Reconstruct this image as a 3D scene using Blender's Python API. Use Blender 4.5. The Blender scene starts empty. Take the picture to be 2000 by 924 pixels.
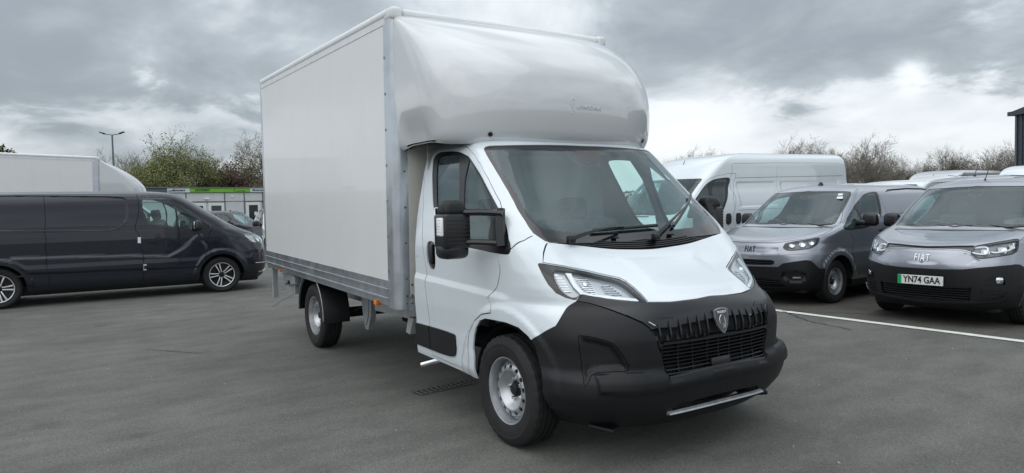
import bpy, bmesh, math, random
import numpy as np
from mathutils import Vector, Matrix, Euler
from mathutils.geometry import delaunay_2d_cdt
random.seed(7); np.random.seed(7)
C = bpy.context.scene.collection
SC = bpy.context.scene
# ---------------------------------------------------------------- camera
cam_d = bpy.data.cameras.new('camera'); cam = bpy.data.objects.new('camera', cam_d); C.objects.link(cam)
cam_d.sensor_width = 36.0; cam_d.lens = 36.0*1370.86/2000.0; cam_d.clip_start = .05; cam_d.clip_end = 3000
FW = Vector((-0.83726753, 0.54493322, -0.04506518)); RT = Vector((0.546172, 0.83739901, -0.02142538)); UP = Vector((-0.02606213, 0.04255211, 0.99875427))
cam.matrix_world = Matrix(((RT.x, UP.x, -FW.x, 3.80589), (RT.y, UP.y, -FW.y, -3.39978), (RT.z, UP.z, -FW.z, 1.56337), (0, 0, 0, 1)))
SC.camera = cam
SC.view_settings.view_transform = 'Standard'; SC.view_settings.look = 'None'
SC.view_settings.exposure = 0.36; SC.view_settings.gamma = 1.0
SC.cycles.max_bounces = 8; SC.cycles.transparent_max_bounces = 12; SC.cycles.use_denoising = True
SC.cycles.caustics_reflective = False; SC.cycles.caustics_refractive = False
# ---------------------------------------------------------------- overcast sky
SUN_EL, SUN_AZ = math.radians(60), math.radians(300)     # azimuth measured from +x towards +y
world = bpy.data.worlds.new("World"); SC.world = world; world.use_nodes = True
def build_world():
    nt = world.node_tree; N = nt.nodes; L = nt.links; N.clear()
    out = N.new('ShaderNodeOutputWorld'); bg = N.new('ShaderNodeBackground'); bg.inputs[1].default_value = 0.1
    L.new(bg.outputs[0], out.inputs[0])
    sky = N.new('ShaderNodeTexSky'); sky.sky_type = 'NISHITA'; sky.sun_disc = False
    sky.sun_elevation = SUN_EL; sky.sun_rotation = math.pi/2-SUN_AZ
    tc = N.new('ShaderNodeTexCoord'); sep = N.new('ShaderNodeSeparateXYZ'); L.new(tc.outputs['Generated'], sep.inputs[0])
    def m(op, a, b=None, c=None, clamp=False):
        n = N.new('ShaderNodeMath'); n.operation = op; n.use_clamp = clamp
        for i, q in enumerate((a, b, c)):
            if q is None: continue
            if isinstance(q, (int, float)): n.inputs[i].default_value = q
            else: L.new(q, n.inputs[i])
        return n.outputs[0]
    z = m('MAXIMUM', sep.outputs[2], 0.0)
    zz = m('ADD', z, 0.30)
    cx = m('DIVIDE', sep.outputs[0], zz); cy = m('DIVIDE', sep.outputs[1], zz)
    comb = N.new('ShaderNodeCombineXYZ'); L.new(cx, comb.inputs[0]); L.new(cy, comb.inputs[1])
    def noise(scale, detail, rough, dist=0.0, off=(0, 0, 0), sc=(1, 1, 1)):
        mp = N.new('ShaderNodeMapping'); mp.inputs['Location'].default_value = off; mp.inputs['Scale'].default_value = sc; L.new(comb.outputs[0], mp.inputs[0])
        n = N.new('ShaderNodeTexNoise'); n.inputs['Scale'].default_value = scale; n.inputs['Detail'].default_value = detail
        n.inputs['Roughness'].default_value = rough; n.inputs['Distortion'].default_value = dist; L.new(mp.outputs[0], n.inputs[0]); return n.outputs[0]
    n1 = noise(1.15, 7, .48, .25, (3.1, 1.7, 0)); n2 = noise(3.2, 9, .56, .35, (0.3, 5.2, 0)); n3 = noise(0.55, 3, .5, .2, (7.7, 2.2, 0))
    d = m('ADD', m('ADD', m('MULTIPLY', n1, .56), m('MULTIPLY', n2, .36)), m('MULTIPLY', n3, .20))
    d = m('ADD', m('MULTIPLY', m('SUBTRACT', d, .56), m('ADD', m('MULTIPLY', z, 1.1), 1.25)), .50)
    # broad masses of cloud as seen: (direction, cosine width, weight) 
    dirs = N.new('ShaderNodeVectorMath'); dirs.operation = 'NORMALIZE'; L.new(tc.outputs['Generated'], dirs.inputs[0])
    for (dx, dy, dz, w, k) in CLOUD_MASSES:
        v = Vector((dx, dy, dz)).normalized()
        dp = N.new('ShaderNodeVectorMath'); dp.operation = 'DOT_PRODUCT'; L.new(dirs.outputs[0], dp.inputs[0]); dp.inputs[1].default_value = v
        g = m('DIVIDE', m('SUBTRACT', 1.0, dp.outputs['Value']), 1-math.cos(math.radians(w)))
        g = m('MULTIPLY', m('POWER', 2.718, m('MULTIPLY', g, -1.0)), k)
        if w < 2: g = m('MULTIPLY', g, m('MULTIPLY', m('SUBTRACT', n2, .34, clamp=True), 6.0))
        d = m('ADD', d, g)
    # small bright breaks
    # towards the horizon the cloud deck is lighter and flatter
    edge = m('ADD', m('MULTIPLY', m('SUBTRACT', n2, .5), .20), m('MULTIPLY', m('SUBTRACT', n1, .5), .12))
    t = m('DIVIDE', m('SUBTRACT', m('ADD', edge, .150), z), .035, clamp=True)
    d = m('ADD', d, m('MULTIPLY', m('MULTIPLY', t, m('MULTIPLY', t, m('SUBTRACT', 3.0, m('MULTIPLY', t, 2.0)))), HOR_LIFT))
    ramp = N.new('ShaderNodeValToRGB'); L.new(d, ramp.inputs[0]); cr = ramp.color_ramp; cr.interpolation = 'B_SPLINE'
    while len(cr.elements) > 1: cr.elements.remove(cr.elements[-1])
    for i, (p, c) in enumerate(CLOUD_RAMP):
        e = cr.elements[0] if i == 0 else cr.elements.new(p)
        e.position = p; e.color = (*c, 1)
    # the deck is brighter overhead, as an overcast sky is
    lift = m('ADD', m('MULTIPLY', m('POWER', z, 1.3), ZEN), 10.0)
    sc = N.new('ShaderNodeVectorMath'); sc.operation = 'SCALE'; L.new(ramp.outputs[0], sc.inputs[0]); L.new(lift, sc.inputs['Scale'])
    mix = N.new('ShaderNodeMix'); mix.data_type = 'RGBA'; mix.inputs[0].default_value = .93
    L.new(sky.outputs[0], mix.inputs[6]); L.new(sc.outputs[0], mix.inputs[7]); L.new(mix.outputs[2], bg.inputs[0])
def ray_dir(px, py):
    d = FW+RT*((px-1000)/1370.86)-UP*((py-462)/1370.86); return tuple(round(q, 3) for q in d.normalized())
CLOUD_MASSES = [(*ray_dir(180, 120), 12, -.17), (*ray_dir(480, 60), 9, -.10), (*ray_dir(760, 10), 9, -.04), (*ray_dir(1180, 60), 6, -.06), (*ray_dir(1500, 150), 9, -.07), (*ray_dir(1800, 40), 7, -.04), (*ray_dir(1900, 150), 8, -.02),
                (*ray_dir(60, 250), 5, .05), (*ray_dir(480, 220), 3.5, .08), (*ray_dir(600, 75), 3.2, .06), (*ray_dir(1310, 290), 5, .13), (*ray_dir(1400, 215), 3, .06), (*ray_dir(1782, 152), 1.0, .34), (*ray_dir(1945, 150), 1.2, .34), (*ray_dir(1890, 30), 1.6, .12), (*ray_dir(1640, 215), 1.8, .08)]
HOR_LIFT = .125; ZEN = 9.0
CLOUD_RAMP = [(0.0,(.21,.24,.265)),(.30,(.25,.285,.315)),(.42,(.34,.38,.41)),(.50,(.50,.54,.57)),(.58,(.62,.655,.685)),(.68,(.68,.71,.735)),(1.0,(.84,.86,.875))]
build_world()
sun_d = bpy.data.lights.new('sun', 'SUN'); sun_d.energy = 0.8; sun_d.angle = math.radians(90); sun_d.color = (1, .97, .93)
sun = bpy.data.objects.new('sun', sun_d); C.objects.link(sun)
sun.rotation_euler = Vector((math.cos(SUN_AZ)*math.cos(SUN_EL), math.sin(SUN_AZ)*math.cos(SUN_EL), math.sin(SUN_EL))).to_track_quat('Z', 'Y').to_euler()
# rows: z, xc, w, xs, n, xr
CAB=[
(.225,.80,.84,.10,2.9,-1.27,0),
(.30,.885,.93,.14,2.9,-1.27,0),
(.36,.90,.985,.18,3.1,-1.27,0),
(.45,.915,1.005,.20,3.2,-1.27,0),
(.52,.922,1.005,.19,3.1,-1.27,0),
(.59,.910,1.0,.14,2.85,-1.27,0),
(.66,.915,1.00,.13,2.8,-1.27,0),
(.75,.917,1.005,.12,2.75,-1.27,0),
(.84,.905,1.01,.08,2.6,-1.27,0),
(.90,.885,1.01,.04,2.45,-1.27,0),
(.955,.845,1.01,-.05,2.3,-1.27,0),
(1.00,.765,1.01,-.02,2.4,-1.27,.01),
(1.04,.68,1.01,0.0,2.55,-1.27,.02),
(1.09,.57,1.01,0.0,2.8,-1.27,.04),
(1.14,.47,1.01,-.04,3.1,-1.27,.07),
(1.19,.38,1.006,-.09,3.4,-1.27,.10),
(1.235,.325,1.0,-.19,3.6,-1.27,.12),
(1.29,.27,.993,-.235,3.7,-1.27,.115),
(1.37,.195,.985,-.29,3.7,-1.27,.10),
(1.50,.065,.970,-.38,3.8,-1.27,.06),
(1.65,-.08,.945,-.47,3.8,-1.27,.03),
(1.80,-.22,.915,-.55,3.7,-1.28,0),
(1.92,-.33,.885,-.61,3.6,-1.29,-.02),
(2.00,-.405,.86,-.66,3.5,-1.295,-.03),
(2.06,-.50,.81,-.74,3.2,-1.30,-.03),
(2.10,-.63,.74,-.84,2.8,-1.30,-.03),
(2.125,-.80,.57,-.97,2.4,-1.30,-.02),
(2.14,-.95,.30,-1.12,2.0,-1.30,0),
(2.145,-1.05,.02,-1.15,2.0,-1.30,0),
]
class Body:
    def __init__(s,rows,rd=.10):
        s.rd=rd
        R=np.array(rows,float); s.R=R
        d=np.hypot(np.diff(R[:,0]),np.diff(R[:,1])); d=np.maximum(d,np.abs(np.diff(R[:,2])))
        s.v=np.concatenate([[0],np.cumsum(d)])
        # monotone cubic slopes
        h=np.diff(s.v)[:,None]; dl=np.diff(R,axis=0)/h
        m=np.zeros_like(R); m[0]=dl[0]; m[-1]=dl[-1]
        a,b=dl[:-1],dl[1:]; h0,h1=h[:-1],h[1:]
        w1=2*h1+h0; w2=h1+2*h0
        with np.errstate(divide='ignore',invalid='ignore'):
            hm=(w1+w2)/(w1/a+w2/b)
        m[1:-1]=np.where(a*b>0,hm,0); s.m=m
        s.vmax=s.v[-1]
    def par(s,v):
        v=np.clip(v,0,s.vmax-1e-9); i=np.clip(np.searchsorted(s.v,v,side='right')-1,0,len(s.v)-2)
        h=(s.v[i+1]-s.v[i]); t=((v-s.v[i])/h)[...,None]; h=h[...,None]
        R,m=s.R,s.m
        return (2*t**3-3*t**2+1)*R[i]+(t**3-2*t**2+t)*h*m[i]+(-2*t**3+3*t**2)*R[i+1]+(t**3-t**2)*h*m[i+1]
    def S(s,u,v):
        # u in [-2,2]
        u=np.asarray(u,float); v=np.asarray(v,float)
        P=s.par(v); z,xc,w,xs,n,xr,dz=[P[...,k] for k in range(7)]
        au=np.abs(u); t=np.clip(au,0,1)*np.pi/2
        c,si=np.cos(t),np.sin(t); den=(np.abs(c)**n+np.abs(si)**n)**(1/n)
        x=xs+(xc-xs)*c/den; y=w*si/den
        x=np.where(au>1,xs+(xr-xs)*(np.minimum(au,2)-1),x)
        t3=np.clip(au-2,0,1)*np.pi/2; c3,s3=np.cos(t3),np.sin(t3); d3=(c3**6+s3**6)**(1/6)
        x=np.where(au>2,xr-s.rd*s3/d3,x); y=np.where(au>2,w*c3/d3,y)
        return np.stack([x,np.sign(u)*y,z+dz*(y/w)**2],-1)

FAIR=[
(2.015,-.445,1.03,-1.07,2.35,-1.46,0),
(2.035,-.420,1.05,-1.05,2.35,-1.46,0),
(2.11,-.385,1.068,-1.03,2.35,-1.46,0),
(2.30,-.36,1.08,-1.04,2.35,-1.46,0),
(2.50,-.395,1.09,-1.09,2.35,-1.46,0),
(2.70,-.54,1.09,-1.18,2.35,-1.46,0),
(2.85,-.73,1.09,-1.27,2.3,-1.46,0),
(2.97,-.96,1.088,-1.36,2.3,-1.46,0),
(3.05,-1.19,1.086,-1.42,2.3,-1.46,0),
(3.09,-1.36,1.08,-1.44,2.2,-1.46,0),
(3.105,-1.44,1.075,-1.455,2.0,-1.46,0),
]
DOB=[
(.20,.74,.80,.05,2.6,-3.40,0),
(.27,.83,.88,.12,2.7,-3.42,0),
(.40,.88,.91,.12,2.7,-3.43,0),
(.60,.90,.92,.10,2.6,-3.44,0),
(.72,.895,.92,.06,2.6,-3.44,0),
(.84,.865,.92,-.02,2.5,-3.44,0),
(.91,.825,.92,-.08,2.5,-3.44,0),
(.955,.76,.92,-.08,2.6,-3.44,0),
(.99,.64,.92,-.08,2.8,-3.44,.02),
(1.025,.46,.92,-.16,3.0,-3.43,.04),
(1.06,.28,.92,-.34,3.0,-3.43,.06),
(1.095,.13,.918,-.52,3.0,-3.42,.07),
(1.14,.03,.91,-.66,3.1,-3.41,.07),
(1.25,-.12,.885,-.76,3.3,-3.39,.05),
(1.40,-.33,.84,-.86,3.4,-3.36,.02),
(1.55,-.545,.785,-.95,3.4,-3.32,0),
(1.66,-.70,.74,-1.01,3.4,-3.28,-.02),
(1.72,-.81,.70,-1.06,3.2,-3.23,-.03),
(1.76,-.95,.64,-1.12,3.0,-3.16,-.03),
(1.785,-1.15,.50,-1.25,2.6,-3.02,-.02),
(1.80,-1.5,.25,-1.6,2.2,-2.8,0),
(1.805,-1.8,.02,-1.9,2.0,-2.6,0),
]
TRA=[
(.20,.78,.86,.08,2.8,-4.38,0),
(.27,.88,.92,.13,2.8,-4.40,0),
(.42,.935,.95,.15,2.9,-4.42,0),
(.60,.96,.955,.13,2.8,-4.43,0),
(.78,.955,.955,.10,2.7,-4.43,0),
(.92,.93,.955,.02,2.6,-4.43,0),
(1.00,.895,.955,-.08,2.6,-4.43,0),
(1.06,.82,.955,-.12,2.7,-4.42,.01),
(1.12,.70,.953,-.2,2.8,-4.42,.02),
(1.18,.55,.95,-.32,3,-4.42,.03),
(1.235,.41,.945,-.45,3.2,-4.41,.03),
(1.32,.26,.94,-.52,3.3,-4.41,.02),
(1.45,.06,.925,-.62,3.5,-4.40,.01),
(1.62,-.20,.90,-.77,3.5,-4.39,0),
(1.78,-.43,.87,-.92,3.4,-4.37,-.01),
(1.87,-.58,.84,-1.02,3.2,-4.35,-.02),
(1.925,-.72,.79,-1.1,3,-4.32,-.02),
(1.955,-.93,.69,-1.2,2.6,-4.26,-.02),
(1.97,-1.25,.42,-1.5,2.3,-4.15,0),
(1.975,-1.6,.02,-1.8,2.0,-4.0,0),
]
_r=[list(q) for q in CAB if q[0]<1.9]
for q in _r: q[5]=-4.93
DUC=[tuple(q) for q in _r]+[
(1.96,-.385,.90,-.70,3.5,-4.92,-.02),
(2.06,-.50,.90,-.85,3.3,-4.91,-.02),
(2.18,-.66,.895,-1.0,3.1,-4.90,-.01),
(2.30,-.86,.88,-1.15,3.0,-4.88,0),
(2.39,-1.08,.84,-1.3,2.8,-4.86,0),
(2.45,-1.33,.76,-1.5,2.6,-4.82,0),
(2.49,-1.7,.60,-1.9,2.4,-4.74,0),
(2.505,-2.1,.30,-2.3,2.2,-4.6,0),
(2.51,-2.4,.02,-2.6,2.0,-4.4,0),
]
FAIR_LONG=[
(2.01,-.20,1.00,-.90,2.6,-1.46,0),
(2.03,-.12,1.045,-.85,2.7,-1.46,0),
(2.12,-.08,1.07,-.83,2.7,-1.46,0),
(2.30,-.12,1.08,-.85,2.7,-1.46,0),
(2.50,-.26,1.085,-.93,2.7,-1.46,0),
(2.70,-.50,1.085,-1.05,2.6,-1.46,0),
(2.85,-.76,1.085,-1.18,2.5,-1.46,0),
(2.97,-1.02,1.085,-1.32,2.4,-1.46,0),
(3.05,-1.24,1.083,-1.40,2.3,-1.46,0),
(3.09,-1.38,1.08,-1.44,2.2,-1.46,0),
(3.105,-1.445,1.075,-1.455,2.0,-1.46,0),
]
# outlines of the vehicles' parts in metres, each in its vehicle's own axes (x forward, y to the side, z up)
SHAPES={
 'cab':{
  'windscreen':[(-0.409,0.0,2.004),(-0.443,0.617,1.994),(-0.501,0.773,1.99),(-0.51,0.803,1.982),(-0.5,0.822,1.965),(-0.468,0.828,1.937),(-0.312,0.834,1.799),(-0.109,0.846,1.615),(0.021,0.865,1.498),(0.143,0.87,1.391),(0.188,0.845,1.357),(0.234,0.811,1.321),(0.255,0.722,1.318),(0.267,0.503,1.311),(0.258,0.162,1.305),(0.25,0.0,1.311)],
  'windscreen_clear':[(-0.38,0.0,1.976),(-0.41,0.64,1.962),(-0.449,0.762,1.959),(-0.453,0.794,1.947),(-0.431,0.8,1.924),(-0.183,0.795,1.702),(0.082,0.813,1.466),(0.127,0.804,1.429),(0.157,0.773,1.407),(0.175,0.722,1.397),(0.204,0.557,1.376),(0.209,0.367,1.366),(0.205,0.089,1.36),(0.198,0.0,1.367)],
  'cowl':[(0.25,0.0,1.311),(0.258,0.162,1.305),(0.267,0.503,1.311),(0.255,0.722,1.318),(0.232,0.818,1.321),(0.249,0.779,1.314),(0.278,0.655,1.299),(0.298,0.521,1.28),(0.314,0.349,1.257),(0.317,0.205,1.247),(0.321,0.0,1.238)],
  'bonnet':[(0.321,0.0,1.238),(0.317,0.205,1.247),(0.314,0.349,1.257),(0.298,0.521,1.28),(0.278,0.655,1.299),(0.249,0.779,1.314),(0.237,0.814,1.317),(0.27,0.867,1.263),(0.302,0.896,1.205),(0.376,0.795,1.182),(0.445,0.669,1.149),(0.516,0.543,1.112),(0.544,0.492,1.098),(0.577,0.472,1.08),(0.638,0.464,1.046),(0.702,0.462,1.009),(0.764,0.464,0.966),(0.812,0.322,0.959),(0.834,0.124,0.962),(0.828,0.0,0.967)],
  'headlight':[(0.288,0.925,1.19),(0.285,0.921,1.199),(0.29,0.913,1.202),(0.304,0.898,1.2),(0.379,0.797,1.178),(0.45,0.673,1.145),(0.521,0.548,1.108),(0.55,0.498,1.094),(0.583,0.477,1.076),(0.643,0.469,1.043),(0.707,0.467,1.005),(0.763,0.467,0.966),(0.726,0.547,0.971),(0.65,0.662,0.986),(0.588,0.73,1.006),(0.542,0.774,1.021),(0.529,0.795,1.015),(0.524,0.817,0.989),(0.513,0.828,0.988),(0.471,0.86,1.001),(0.421,0.891,1.027),(0.372,0.912,1.076),(0.325,0.923,1.139)],
  'lamp_clear':[(0.354,0.868,1.165),(0.4,0.796,1.157),(0.461,0.682,1.134),(0.534,0.559,1.099),(0.573,0.509,1.079),(0.647,0.494,1.037),(0.721,0.489,0.991),(0.747,0.489,0.972),(0.646,0.656,0.993),(0.583,0.725,1.014),(0.533,0.778,1.029),(0.514,0.823,0.998),(0.474,0.852,1.015),(0.438,0.87,1.047),(0.396,0.877,1.1)],
  'drl':[(0.408,0.803,1.146),(0.424,0.773,1.142),(0.479,0.782,1.084),(0.532,0.771,1.036),(0.578,0.721,1.022),(0.655,0.605,1.007),(0.712,0.509,0.993),(0.733,0.505,0.979),(0.667,0.616,0.993),(0.585,0.727,1.01),(0.53,0.788,1.024),(0.482,0.802,1.067)],
  'lamp_bowl_inner':[(0.448,0.756,1.126),(0.475,0.682,1.123),(0.515,0.69,1.089),(0.58,0.704,1.03),(0.54,0.748,1.044),(0.499,0.762,1.074)],
  'lamp_bowl_outer':[(0.531,0.631,1.09),(0.553,0.582,1.083),(0.597,0.566,1.057),(0.673,0.554,1.009),(0.632,0.615,1.022),(0.592,0.653,1.041)],
  'lamp_blinker':[(0.363,0.866,1.157),(0.385,0.844,1.147),(0.43,0.826,1.107),(0.485,0.823,1.045),(0.469,0.846,1.036),(0.45,0.86,1.045),(0.41,0.87,1.089)],
  'bumper':[(0.525,0.819,0.982),(0.506,0.841,0.965),(0.499,0.906,0.906),(0.485,0.945,0.843),(0.422,0.975,0.807),(0.322,0.996,0.744)],
  'grille_zone':[(0.527,0.817,0.983),(0.581,0.768,0.972),(0.643,0.718,0.95),(0.757,0.637,0.904),(0.815,0.572,0.865),(0.841,0.537,0.834),(0.861,0.51,0.801),(0.875,0.491,0.717),(0.88,0.464,0.636),(0.886,0.45,0.57),(0.903,0.434,0.53)],
  'lower_grille':[(0.877,0.484,0.707),(0.88,0.469,0.721),(0.889,0.429,0.734),(0.902,0.342,0.732),(0.914,0.198,0.737),(0.917,0.0,0.739),(0.915,0.0,0.558),(0.913,0.222,0.555),(0.899,0.434,0.543),(0.889,0.444,0.565),(0.881,0.46,0.632)],
  'upper_slot':[(0.846,0.538,0.82),(0.86,0.481,0.83),(0.887,0.363,0.824),(0.89,0.323,0.835),(0.902,0.161,0.843),(0.902,0.0,0.854),(0.917,0.0,0.748),(0.917,0.057,0.749),(0.914,0.198,0.744),(0.902,0.342,0.738),(0.888,0.429,0.741),(0.878,0.477,0.734)],
  'facet':[(0.755,0.636,0.906),(0.801,0.518,0.914),(0.846,0.404,0.902),(0.868,0.36,0.879),(0.848,0.448,0.879),(0.844,0.47,0.875),(0.864,0.465,0.829),(0.86,0.486,0.825)],
  'pocket':[(0.621,0.885,0.79),(0.629,0.876,0.799),(0.684,0.83,0.793),(0.759,0.752,0.765),(0.782,0.722,0.726),(0.801,0.69,0.674),(0.813,0.667,0.62),(0.811,0.673,0.591),(0.762,0.758,0.594),(0.692,0.844,0.585),(0.701,0.88,0.53),(0.686,0.898,0.509),(0.652,0.88,0.58),(0.635,0.883,0.696)],
  'beam':[(0.692,0.844,0.585),(0.762,0.758,0.594),(0.814,0.667,0.593),(0.864,0.531,0.582),(0.891,0.431,0.564),(0.904,0.431,0.527),(0.917,0.227,0.538),(0.918,0.0,0.549),(0.905,0.0,0.384),(0.902,0.031,0.372),(0.885,0.406,0.361),(0.847,0.603,0.366),(0.807,0.734,0.398),(0.755,0.837,0.448),(0.728,0.867,0.481)],
  'low_intake':[(0.883,0.396,0.349),(0.893,0.334,0.365),(0.901,0.167,0.369),(0.903,0.0,0.374),(0.895,0.0,0.336),(0.894,0.159,0.335),(0.877,0.39,0.329)],
  'arch':[(0.322,0.996,0.744),(0.297,1.0,0.764),(0.206,1.007,0.805),(0.058,1.01,0.821),(-0.065,1.01,0.821),(-0.172,1.009,0.817),(-0.248,1.008,0.794),(-0.309,1.004,0.735),(-0.343,1.0,0.671),(-0.36,1.0,0.577),(-0.344,1.005,0.462),(-0.371,0.978,0.348)],
  'arch_lip':[(-0.097,1.01,0.857),(-0.22,1.01,0.837),(-0.327,1.007,0.779),(-0.408,1.001,0.689),(-0.429,1.001,0.567),(-0.434,1.0,0.408)],
  'door':[(-1.094,1.01,0.945),(-1.079,1.01,1.051),(-1.143,1.008,1.253),(-1.199,0.966,1.579),(-1.269,0.917,1.793),(-1.353,0.842,1.992),(-1.355,0.797,2.037),(-1.353,0.748,2.066),(-1.13,0.757,2.064),(-0.931,0.8,2.038),(-0.769,0.833,2.008),(-0.636,0.86,1.971),(-0.543,0.874,1.924),(-0.446,0.885,1.856),(-0.315,0.9,1.746),(-0.136,0.921,1.584),(-0.073,0.939,1.518),(-0.04,0.961,1.466),(-0.066,0.985,1.416),(-0.048,1.009,1.235),(-0.069,1.01,1.023),(-0.098,1.01,0.861),(-0.22,1.01,0.837),(-0.327,1.007,0.779),(-0.408,1.001,0.689),(-0.429,1.001,0.567),(-0.434,1.0,0.408),(-0.745,1.001,0.414),(-1.025,1.003,0.424),(-1.038,1.001,0.573)],
  'side_window':[(-1.069,0.95,1.656),(-1.174,0.889,1.887),(-1.194,0.872,1.941),(-1.174,0.855,1.979),(-1.122,0.845,1.993),(-0.959,0.851,1.986),(-0.783,0.862,1.966),(-0.661,0.875,1.932),(-0.553,0.889,1.886),(-0.435,0.906,1.809),(-0.337,0.92,1.729),(-0.195,0.937,1.608),(-0.116,0.945,1.54),(0.006,0.964,1.425),(0.067,0.983,1.337),(0.094,0.996,1.277),(0.087,1.001,1.254),(0.063,1.005,1.247),(-0.086,1.009,1.25),(-0.28,1.008,1.265),(-0.65,1.006,1.286),(-0.804,1.004,1.318),(-0.898,0.996,1.384),(-0.98,0.981,1.499)],
  'window_glass':[(-0.978,0.962,1.603),(-1.101,0.891,1.883),(-1.112,0.869,1.948),(-1.019,0.864,1.961),(-0.916,0.866,1.957),(-0.734,0.875,1.933),(-0.532,1.004,1.319),(-0.653,1.004,1.315),(-0.758,1.002,1.342),(-0.852,0.993,1.404),(-0.921,0.981,1.499)],
  'quarter_glass':[(-0.646,0.881,1.912),(-0.528,0.899,1.853),(-0.372,0.923,1.741),(-0.276,0.938,1.658),(-0.2,0.95,1.587),(-0.163,0.984,1.465),(-0.157,1.003,1.331),(-0.2,1.006,1.295),(-0.457,1.005,1.307)],
  'handle':[(-1.079,1.007,1.27),(-1.049,1.005,1.299),(-0.985,1.005,1.301),(-0.94,1.006,1.289),(-0.931,1.01,1.19),(-0.94,1.01,1.089),(-0.996,1.01,1.084),(-1.043,1.01,1.097),(-1.077,1.01,1.153)],
  'side_trim':[(-1.324,0.996,0.651),(-1.352,0.944,0.629),(-1.066,1.0,0.646),(-0.657,1.0,0.643),(-0.623,1.0,0.625),(-0.626,1.005,0.503),(-0.657,1.005,0.471),(-0.816,1.005,0.463),(-1.071,1.005,0.468),(-1.299,1.005,0.477)],
  'wiper_right':[(0.274,0.668,1.303),(0.257,0.613,1.322),(0.239,0.436,1.337),(0.217,0.193,1.35),(0.209,0.064,1.356)],
  'wiper_blade_right':[(0.212,0.361,1.362),(0.196,0.052,1.369),(0.275,0.0,1.285)],
  'bonnet_rise':[(0.346,0.0,1.217),(0.303,0.659,1.274),(0.35,0.527,1.23),(0.405,0.364,1.184),(0.577,0.372,1.085),(0.731,0.44,0.994),(0.793,0.0,0.986)],
  'bumper_flank':[(0.413,0.98,0.79),(0.488,0.947,0.83),(0.576,0.882,0.868),(0.646,0.823,0.87),(0.734,0.744,0.84),(0.8,0.667,0.799),(0.837,0.612,0.694),(0.851,0.571,0.595),(0.814,0.667,0.593),(0.762,0.758,0.594),(0.692,0.844,0.585),(0.707,0.881,0.51),(0.633,0.935,0.435),(0.518,0.979,0.432),(0.402,0.985,0.578)],
  'sensor':[(-0.407,0.0,2.001),(-0.4,0.212,1.993),(-0.281,0.163,1.867),(-0.276,0.0,1.861)],
  'door_side_rear':[(-1.29,1.01,1.043)],
 },
 'van_side':{
  'side_window':[(-0.113,0.903,1.12),(-0.291,0.853,1.217),(-0.483,0.832,1.349),(-0.692,0.798,1.483),(-0.97,0.763,1.598),(-1.209,0.74,1.641),(-1.472,0.73,1.655),(-1.48,0.76,1.605),(-1.425,0.819,1.471),(-1.363,0.872,1.339),(-1.306,0.893,1.274),(-1.123,0.914,1.192),(-0.959,0.92,1.122),(-0.81,0.92,1.091),(-0.52,0.92,1.081),(-0.318,0.92,1.076),(-0.168,0.92,1.086)],
  'window_glass':[(-0.72,0.807,1.478),(-0.946,0.775,1.572),(-1.177,0.756,1.612),(-1.411,0.745,1.633),(-1.402,0.78,1.561),(-1.307,0.875,1.329),(-1.256,0.891,1.28),(-1.085,0.911,1.204),(-0.895,0.92,1.131),(-0.52,0.92,1.114)],
  'quarter_glass':[(-0.65,0.813,1.445),(-0.464,0.842,1.328),(-0.25,0.875,1.177),(-0.175,0.916,1.114),(-0.318,0.92,1.097),(-0.471,0.92,1.112)],
  'windscreen':[(-0.737,0.0,1.683),(-0.726,0.101,1.675),(-0.74,0.427,1.668),(-0.799,0.623,1.662),(-0.81,0.678,1.647),(-0.701,0.706,1.571),(-0.393,0.751,1.363),(-0.179,0.78,1.206),(-0.112,0.778,1.17),(-0.036,0.586,1.171),(-0.027,0.0,1.178)],
  'door_front':[(-0.338,0.92,1.075),(-0.378,0.92,0.798),(-0.39,0.92,0.672)],
  'recess':[(-1.735,0.742,1.637),(-1.876,0.705,1.685),(-2.601,0.679,1.709),(-3.17,0.69,1.7),(-3.348,0.666,1.665)],
  'handle':[(-1.177,0.92,1.027),(-1.242,0.92,1.068),(-1.354,0.92,1.075),(-1.399,0.92,1.047),(-1.309,0.92,1.016),(-1.221,0.92,1.006)],
 },
 'van_front_plain':{
  'bonnet':[(0.822,0.0,0.913),(0.792,0.313,0.919),(0.761,0.418,0.923),(0.706,0.508,0.941),(0.567,0.672,0.972),(0.393,0.81,1.002),(0.313,0.835,1.028),(0.115,0.849,1.088),(-0.11,0.811,1.159),(-0.106,0.781,1.167),(-0.025,0.593,1.164),(-0.022,0.0,1.174)],
  'headlight':[(0.728,0.506,0.921),(0.651,0.601,0.947),(0.535,0.713,0.971),(0.386,0.818,0.999),(0.371,0.833,0.99),(0.392,0.839,0.934),(0.445,0.828,0.88),(0.552,0.783,0.834),(0.679,0.679,0.818),(0.763,0.571,0.804),(0.783,0.497,0.841),(0.76,0.495,0.885)],
  'lamp_clear':[(0.712,0.558,0.908),(0.665,0.609,0.927),(0.548,0.721,0.954),(0.416,0.811,0.978),(0.419,0.825,0.935),(0.46,0.813,0.898),(0.556,0.774,0.851),(0.674,0.676,0.833),(0.746,0.586,0.82),(0.744,0.553,0.864)],
  'slot':[(0.898,0.0,0.676),(0.887,0.247,0.674),(0.868,0.37,0.674),(0.858,0.414,0.653),(0.864,0.397,0.615),(0.872,0.363,0.599),(0.9,0.0,0.588)],
  'black_bumper':[(0.899,0.0,0.568),(0.846,0.461,0.577),(0.823,0.522,0.63),(0.745,0.658,0.66),(0.636,0.771,0.68),(0.582,0.81,0.672),(0.531,0.843,0.623),(0.464,0.874,0.552),(0.361,0.901,0.547)],
  'crease':[(0.884,0.0,0.78),(0.837,0.417,0.783),(0.824,0.484,0.752),(0.534,0.822,0.764)],
 },
 'van_front_chrome':{
  'bonnet_line':[(0.372,0.0,1.042),(0.359,0.187,1.046),(0.272,0.489,1.071),(0.084,0.691,1.117)],
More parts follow.
